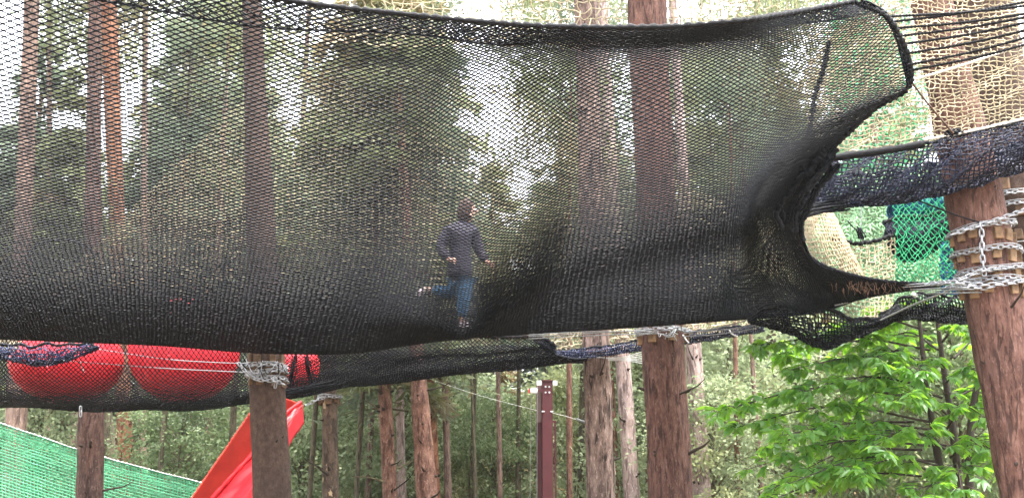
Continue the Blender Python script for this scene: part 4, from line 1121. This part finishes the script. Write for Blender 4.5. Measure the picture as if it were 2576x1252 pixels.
hk = empty('hanging_link', tuple(P(204, 1032, 14.2))); tag(hk, 'single steel chain link hanging under the lower black net by the reddish trunk', 'chain link')
chain(hk, [P(203, 1022, 14.2), P(203, 1046, 14.2)], scale=1.0)

# ------------------------------------------------------------------ steel mast
def box(name, a, b, mat, parent, bev=0.004):
    bm = bmesh.new(); bmesh.ops.create_cube(bm, size=1)
    for v in bm.verts: v.co = Vector(((a[i] + b[i]) / 2 + v.co[i] * (b[i] - a[i]) for i in range(3)))
    if bev: bmesh.ops.bevel(bm, geom=bm.edges[:], offset=bev, segments=2, affect='EDGES')
    me = bpy.data.meshes.new(name); bm.to_mesh(me); bm.free()
    return mesh_obj(name, me, mat, parent)
def mast():
    d = 20.0
    b = P(1370, 1270, d); o = empty('steel_mast', (b[0], d, 0))
    tag(o, 'maroon steel mast with pale plates at its top between the pine trunks', 'mast')
    ztop = P(1370, 960, d)[2]
    s = px(1, d)
    w = 26 * s
    x0 = -5 * s
    # H-section: two flanges and a web, seen corner on
    box('front_flange', (x0, -0.12, 0), (x0 + w, -0.105, ztop), M['mast'], o)
    box('rear_flange', (x0 - 14 * s, 0.12, 0), (x0 + w - 14 * s, 0.135, ztop), M['mast'], o)
    me = bpy.data.meshes.new('web')
    T = Tubes(); 
    box('web', (x0 + 0.002, -0.105, 0), (x0 + 0.016, 0.12, ztop - 0.004), M['mast'], o, 0)
    box('side_plate', (x0 - 15 * s, -0.05, P(1370, 1062, d)[2]), (x0 - 1.5 * s, -0.04, ztop - 0.01), M['white_plate'], o).data.materials[0] = plain('dull_maroon_plate', (0.16, 0.10, 0.09), 0.6, 0.2, 8)
    box('top_plate', (x0 - 14 * s, -0.14, ztop - 0.07), (x0 - 1 * s, -0.125, ztop + 0.01), M['white_plate'], o, 0.006)
    box('top_plate', (x0 + w + 0.5 * s, -0.14, ztop - 0.07), (x0 + w + 12 * s, -0.125, ztop + 0.01), M['white_plate'], o, 0.006)
    box('top_cap', (x0 - 1 * s, -0.15, ztop - 0.002), (x0 + w + 1 * s, 0.15, ztop + 0.02), M['mast'], o)
    for i in range(2):
        for j in range(2):
            bm = bmesh.new(); bmesh.ops.create_cone(bm, cap_ends=True, segments=8, radius1=0.016, radius2=0.012, depth=0.02)
            me = bpy.data.meshes.new('bolt'); bm.to_mesh(me); bm.free()
            bo = mesh_obj('bolt', me, M['white_plate'], o, (x0 + w * (0.32 + 0.36 * i), -0.13, ztop - 0.09 - 0.09 * j)); bo.rotation_euler = (math.pi / 2, 0, 0)
    for dx in (-0.01, w - 0.04):
        box('clamp', (x0 + dx, -0.135, P(1370, 1037, d)[2]), (x0 + dx + 0.05, -0.122, P(1370, 1034, d)[2]), M['white_plate'], o, 0.002)
    # floodlight with red end
    lp = P(1338, 984, d) - np.array(o.location)
    box('lamp_body', (lp[0] - 0.03, -0.2, lp[2] - 0.045), (lp[0] + 0.09, -0.1, lp[2] + 0.045), M['white_plate'], o, 0.015)
    box('lamp_end', (lp[0] - 0.055, -0.19, lp[2] - 0.045), (lp[0] - 0.032, -0.11, lp[2] + 0.03), M['red_ball'], o, 0.008)
    box('lamp_bracket', (lp[0] + 0.091, -0.15, lp[2] - 0.015), (x0 + 0.01, -0.122, lp[2] + 0.015), M['mast'], o)
    # thin rail beside it
    rx = P(1397, 1100, d)[0] - o.location[0]
    zr = P(1397, 1058, d)[2]
    box('side_rail', (rx - 0.015, -0.03, 0), (rx + 0.015, 0.0, zr), M['mast'], o)
    box('rail_arm', (x0 + w + 0.001, -0.10, zr - 0.03), (rx + 0.015, -0.085, zr), M['mast'], o)
    T = Tubes(); 
    rope(o, [P(1336, 990, d - .15), P(1334, 1120, d - .15), P(1334, 1300, d - .15)], 0.004, M['cable'], 'hanging_wire', 0.0, 0.2, 4)
    rope(o, [P(1352, 970, d - .16), P(1351, 1100, d - .16), P(1351, 1300, d - .16)], 0.004, M['cable'], 'hanging_wire', 0.0, 0.2, 4)
    rope(o, [P(1060, 945, 19.2), P(1200, 992, 19.6), P(1352, 1032, 19.85)], 0.003, M['white_rope'], 'zip_wire', 0.0, 0.3, 4)
    rope(o, [P(1388, 1037, 19.85), P(1430, 1048, 18), P(1472, 1062, 16.4)], 0.003, M['white_rope'], 'zip_wire', 0.0, 0.3, 4)
    rope(o, [P(1452, 1054, 17.0), P(1462, 1058, 16.7), P(1474, 1062, 16.3)], 0.018, M['steel'], 'turnbuckle', 0.15, 0.1, 6)
mast()

# ------------------------------------------------------------------ chestnut
def chestnut():
    d = 13.2
    b = P(2420, 1270, d)
    o = empty('chestnut_tree', (b[0], d, 0))
    tag(o, 'bright green sweet chestnut with long leaves under the black hammock', 'tree')
    o0 = np.array(o.location)
    g = np.random.default_rng(77)
    # stems
    stems = [[(2420, 1420, 13.4), (2405, 1150, 13.4), (2370, 900, 13.5), (2350, 740, 13.5)],
             [(2410, 1420, 13.2), (2360, 1150, 13.2), (2330, 960, 13.2), (2310, 780, 13.3)],
             [(2440, 1420, 13.6), (2440, 1100, 13.7), (2470, 900, 13.8), (2480, 780, 13.8)]]
    for s in stems:
        T = Tubes(); q = smooth_path([P(*p) for p in s], 30); T.add(q, np.linspace(0.055, 0.018, 30) * (1 + 0.05 * g.normal(size=30)), 9); T.build('trunk', M['chestnut_stem'], o)
    # boughs, each a layered spray: start, tip (x, y, depth)
    sprays = [((2340, 880, 13.3), (1905, 868, 12.9)), ((2330, 920, 13.2), (1985, 930, 12.6)), ((2320, 1000, 13.2), (1800, 1035, 12.5)), ((2330, 970, 13.2), (2020, 985, 12.4)),
              ((2340, 1060, 13.2), (1850, 1075, 12.8)), ((2350, 1080, 13.2), (1960, 1095, 12.3)), ((2350, 1120, 13.2), (1880, 1180, 12.6)), ((2360, 1160, 13.2), (1985, 1215, 12.3)),
              ((2370, 1200, 13.2), (1900, 1270, 12.6)), ((2330, 830, 13.3), (2060, 850, 13.0)), ((2350, 800, 13.4), (2120, 820, 13.3)), ((2330, 930, 13.2), (2200, 900, 12.4)),
              ((2340, 960, 13.2), (2300, 940, 12.3)), ((2380, 1040, 13.2), (2250, 1010, 12.2)), ((2380, 1130, 13.2), (2200, 1120, 12.2)), ((2390, 1180, 13.2), (2120, 1200, 12.2)),
              ((2380, 1080, 13.3), (2480, 1050, 12.6)), ((2390, 1150, 13.3), (2500, 1130, 12.7)), ((2380, 960, 13.4), (2480, 940, 12.9)), ((2370, 860, 13.4), (2460, 840, 13.0)),
              ((2400, 1200, 13.3), (2420, 1230, 12.3)), ((2400, 1230, 13.3), (2300, 1270, 12.2)), ((2360, 790, 13.5), (2250, 800, 14.0)), ((2360, 880, 13.5), (2230, 850, 14.3)),
              ((2370, 1000, 13.5), (2150, 1020, 14.4)), ((2380, 1120, 13.5), (2100, 1130, 14.3)), ((2380, 1190, 13.5), (2060, 1180, 14.3)), ((2350, 960, 13.5), (2110, 920, 14.2)),
              ((2400, 900, 13.6), (2520, 880, 14.2)), ((2400, 1000, 13.6), (2530, 1000, 14.2)), ((2400, 1100, 13.6), (2540, 1190, 14.0)), ((2300, 1060, 13.2), (1920, 1130, 13.6)),
              ((2320, 1130, 13.4), (1940, 1230, 13.7)), ((2300, 900, 13.4), (1960, 890, 13.6))]
    wood = Tubes(); recs = []
    for (a, b_) in sprays:
        A, B = P(*a), P(*b_)
        m = (A + B) / 2 + np.array((0, 0, 0.10 + 0.1 * g.random()))
        q = smooth_path([A, m, B], 24)
        wood.add(q, np.linspace(0.015, 0.004, 24), 5)
        L = np.linalg.norm(B - A); fwd = (B - A) / L
        side = np.cross(fwd, (0, 0, 1)); side /= np.linalg.norm(side)
        nt = int(9 + L * 10)
        for k in range(nt):
            t = g.uniform(0.22, 1.0) if k > 0 else 1.0
            c = np.array([np.interp(t * 23, np.arange(24), q[:, i]) for i in range(3)])
            sgn = 1 if k % 2 else -1
            tl = g.uniform(0.12, 0.42) * (1.1 - 0.6 * t)
            e = c + (fwd * 0.5 + side * sgn * g.uniform(0.5, 1.1)) * tl + np.array((0, 0, g.uniform(-0.10, 0.07)))
            if k == 0: e = c + fwd * 0.05
            wood.add(smooth_path([c, (c + e) / 2 + np.array((0, 0, 0.02)), e], 6), 0.004, 3)
            outd = (e - c) / (np.linalg.norm(e - c) + 1e-6)
            nl = g.integers(10, 15)
            for j in range(nl):
                ang = g.uniform(-1.9, 1.9)
                hd = outd * math.cos(ang) + np.cross((0, 0, 1), outd) * math.sin(ang)
                hd[2] -= g.uniform(0.05, 0.75)
                pos = e - outd * g.uniform(0, 0.10)
                recs.append((pos, hd / np.linalg.norm(hd), g.uniform(0.075, 0.175), g.uniform(-0.7, 0.7)))
    wood.build('boughs', M['chestnut_stem'], o, 'stuff')
    # leaf blade: lanceolate, folded along the midrib, curving down
    ns = 5
    tt = np.linspace(0, 1, ns); ww = np.array([0.02, 0.13, 0.165, 0.115, 0.0]); zz = -0.16 * tt ** 2
    base = []
    for i in range(ns):
        base += [(tt[i], -ww[i], zz[i] + 0.35 * ww[i]), (tt[i], 0, zz[i]), (tt[i], ww[i], zz[i] + 0.35 * ww[i])]
    base = np.array(base); fc = []
    for i in range(ns - 1):
        fc += [(i * 3, i * 3 + 3, i * 3 + 4, i * 3 + 1), (i * 3 + 1, i * 3 + 4, i * 3 + 5, i * 3 + 2)]
    fc = np.array(fc)
    LEAF = raw_mesh('leaf', base, fc); LEAF.materials.append(M['chestnut_leaf'])
    def frame(hd, roll):
        up = np.array((0, 0, 1.0)); s = np.cross(up, hd); s /= np.linalg.norm(s) + 1e-9; n = np.cross(hd, s)
        c, q = math.cos(roll), math.sin(roll)
        return np.stack([hd, s * c + n * q, n * c - s * q], 1)
    # nearest leaves are single pieces
    order = np.argsort([r[0][1] for r in recs])
    keepers = [i for i in order if -0.2 < (recs[i][0][0]) < 5.2][:290]
    ks = set(keepers); kept = []
    vs_, fs_, n = [], [], 0
    for i, (p, hd, L, roll) in enumerate(recs):
        Rm = frame(hd, roll)
        if i in ks:
            lo = bpy.data.objects.new('leaf', LEAF); kept.append(lo)
            m4 = Matrix(((Rm[0, 0] * L, Rm[0, 1] * L, Rm[0, 2] * L, p[0] - o0[0]), (Rm[1, 0] * L, Rm[1, 1] * L, Rm[1, 2] * L, p[1] - o0[1]), (Rm[2, 0] * L, Rm[2, 1] * L, Rm[2, 2] * L, p[2] - o0[2]), (0, 0, 0, 1)))
            lo.matrix_basis = m4; link(lo)
        else:
            vs_.append((base * L) @ Rm.T + p - o0); fs_.append(fc + n); n += len(base)
    me = raw_mesh('crown', np.concatenate(vs_), np.concatenate(fs_))
    c = mesh_obj('crown', me, M['chestnut_leaf'], o); c['kind'] = 'stuff'
    for lo in kept: lo.parent = c
    print('chestnut leaves', len(recs))
chestnut()

# ------------------------------------------------------------------ the child in the net
def skin_mesh(name, chains, mat, parent, sub=2):
    """chains: list of polylines of (point, radius); first vertex of the first chain is the root"""
    bm = bmesh.new(); sk = bm.verts.layers.skin.verify()
    cache = {}
    def vert(p, r):
        k = tuple(np.round(p, 4))
        if k not in cache:
            v = bm.verts.new(p); rr = r if isinstance(r, tuple) else (r, r)
            v[sk].radius = rr; cache[k] = v
            if len(cache) == 1: v[sk].use_root = True
        return cache[k]
    for ch in chains:
        for (p1, r1), (p2, r2) in zip(ch[:-1], ch[1:]):
            a, b = vert(p1, r1), vert(p2, r2)
            if a is not b and bm.edges.get((a, b)) is None: bm.edges.new((a, b))
    me = bpy.data.meshes.new(name); bm.to_mesh(me); bm.free()
    o = mesh_obj(name, me, mat, parent)
    o.modifiers.new('skin', 'SKIN').use_smooth_shade = True
    s = o.modifiers.new('sub', 'SUBSURF'); s.levels = sub; s.render_levels = sub
    return o
def person():
    D = 12.42
    o = empty('person', tuple(P(1165, 842, D)))
    tag(o, 'child in dark jacket and blue jeans stepping inside the big black net', 'person')
    o0 = np.array(o.location)
    def q(x, y, dd=0.0): return tuple(P(x, y - 13 + 16 * float(np.clip((640 - y) / 80, 0, 1)), D + dd) - o0)
    skin = plain('skin', (0.55, 0.33, 0.25), 0.6, 0.05, 10)
    jacket = plain('dark_jacket', (0.028, 0.022, 0.038), 0.8, 0.25, 8, bump=0.3, bscale=25)
    jeans = plain('blue_jeans', (0.045, 0.13, 0.23), 0.85, 0.2, 14)
    hair = plain('brown_hair', (0.05, 0.024, 0.015), 0.7, 0.3, 40)
    shoe = plain('white_pink_shoe', (0.82, 0.66, 0.68), 0.5, 0.15, 20)
    pelv = (q(1160, 706), 0.07)
    chest = (q(1158, 615), (0.115, 0.09)); up = (q(1160, 575), (0.10, 0.08)); neck = (q(1170, 556), 0.04); head0 = (q(1176, 540, -.01), 0.055); head1 = (q(1181, 524, -.01), 0.078); head2 = (q(1180, 508, -.01), 0.06)
    body = [[pelv, (q(1159, 660), (0.09, 0.075)), chest, up, neck, head0, head1, head2],
            [up, (q(1126, 577, -.10), 0.045), (q(1108, 634, -.10), 0.036), (q(1130, 666, -.17), 0.028), (q(1138, 668, -.18), 0.024)],
            [up, (q(1192, 580, .10), 0.045), (q(1202, 638, .10), 0.036), (q(1225, 672, .04), 0.028), (q(1234, 677, .03), 0.022)],
            [pelv, (q(1166, 716, -.04), 0.07), (q(1168, 765, -.05), 0.05), (q(1160, 815, -.02), 0.034), (q(1166, 831, -.02), 0.028), (q(1192, 833, -.03), 0.02)],
            [pelv, (q(1152, 716, .06), 0.07), (q(1148, 752, .05), 0.05), (q(1085, 740, .12), 0.036), (q(1066, 742, .12), 0.028), (q(1052, 752, .12), 0.022)]]
    bo = skin_mesh('body', body, skin, o)
    skin_mesh('jacket', [[(q(1156, 722), (0.165, 0.14)), (q(1157, 690), (0.16, 0.135)), (q(1157, 655), (0.155, 0.125)), (q(1158, 612), (0.165, 0.125)), (q(1160, 578), (0.14, 0.105)), (q(1168, 560), 0.07)],
                         [(q(1160, 578), (0.14, 0.105)), (q(1128, 584, -.08), 0.075), (q(1106, 636, -.10), 0.062), (q(1130, 666, -.17), 0.048)],
                         [(q(1160, 578), (0.14, 0.105)), (q(1190, 585, .08), 0.075), (q(1204, 640, .10), 0.062), (q(1224, 672, .04), 0.046)]], jacket, o)
    skin_mesh('jeans', [[(q(1159, 704), 0.12), (q(1166, 722, -.04), 0.10), (q(1168, 765, -.05), 0.075), (q(1161, 814, -.02), 0.056)],
                        [(q(1159, 704), 0.12), (q(1150, 722, .06), 0.10), (q(1140, 750, .05), 0.08), (q(1086, 740, .12), 0.058)]], jeans, o)
    for pts in ([(q(1154, 826, -.02), 0.034), (q(1172, 831, -.02), 0.038), (q(1198, 835, -.03), 0.028)], [(q(1072, 738, .12), 0.034), (q(1062, 745, .12), 0.038), (q(1048, 758, .12), 0.028)]):
        skin_mesh('shoe', [pts], shoe, o)
    skin_mesh('hair', [[(q(1164, 556, .0), 0.05), (q(1168, 540, -.01), 0.088), (q(1172, 522, -.01), 0.098), (q(1178, 507, -.01), 0.088), (q(1186, 501, -.01), 0.06)]], hair, o)
    # face: nose, eyes, ear, mouth on the side turned towards the doorway
    skin_mesh('nose', [[(q(1197, 526, -.03), 0.012), (q(1203, 529, -.03), 0.010)]], skin, bo, 1)
    dk = plain('eye_dark', (0.02, 0.015, 0.012), 0.3, 0.1, 10)
    for dd in (-.06, 0.0): skin_mesh('eye', [[(q(1196, 520, dd), 0.009), (q(1198, 520, dd), 0.008)]], dk, bo, 1)
    skin_mesh('mouth', [[(q(1194, 537, -.05), 0.006), (q(1196, 537, -.01), 0.006)]], plain('lips', (0.4, 0.13, 0.11), 0.5, 0.1, 10), bo, 1)
    skin_mesh('ear', [[(q(1174, 524, -.09), 0.014), (q(1174, 531, -.09), 0.010)]], skin, bo, 1)
    # fingers curled at both hands
    for (hx, hy, hd, sx) in ((1139, 668, -.18, 1), (1234, 678, .03, 1)):
        for k in range(5):
            dy = (k - 2) * 2.6
            L = (7, 9, 10, 9, 6)[k]
            skin_mesh('finger', [[(q(hx, hy + dy * .6, hd), 0.011), (q(hx + L * .6, hy + dy, hd - .01), 0.009), (q(hx + L, hy + dy + 4, hd - .01), 0.008)]], skin, bo, 1)
person()
# ------------------------------------------------------------------ added haze volume that lifts the dark background wood
def haze():
    m = bpy.data.materials.new('lift_haze'); m.use_nodes = True
    n, l = m.node_tree.nodes, m.node_tree.links; n.clear()
    out = n.new('ShaderNodeOutputMaterial'); v = n.new('ShaderNodeVolumePrincipled')
    v.inputs['Color'].default_value = (0.93, 0.96, 0.93, 1); v.inputs['Density'].default_value = 0.0004
    v.inputs['Anisotropy'].default_value = 0.3
    l.new(v.outputs[0], out.inputs['Volume'])
    o = box('haze', (-420, -80, -1.5), (420, 760, 45), m, None, 0)
    tag(o, kind='stuff', label='added thin haze lifting the dark wood behind the nets')
haze()
print('objects', len(bpy.data.objects), 'tris', sum(len(m.polygons) for m in bpy.data.meshes) * 2)
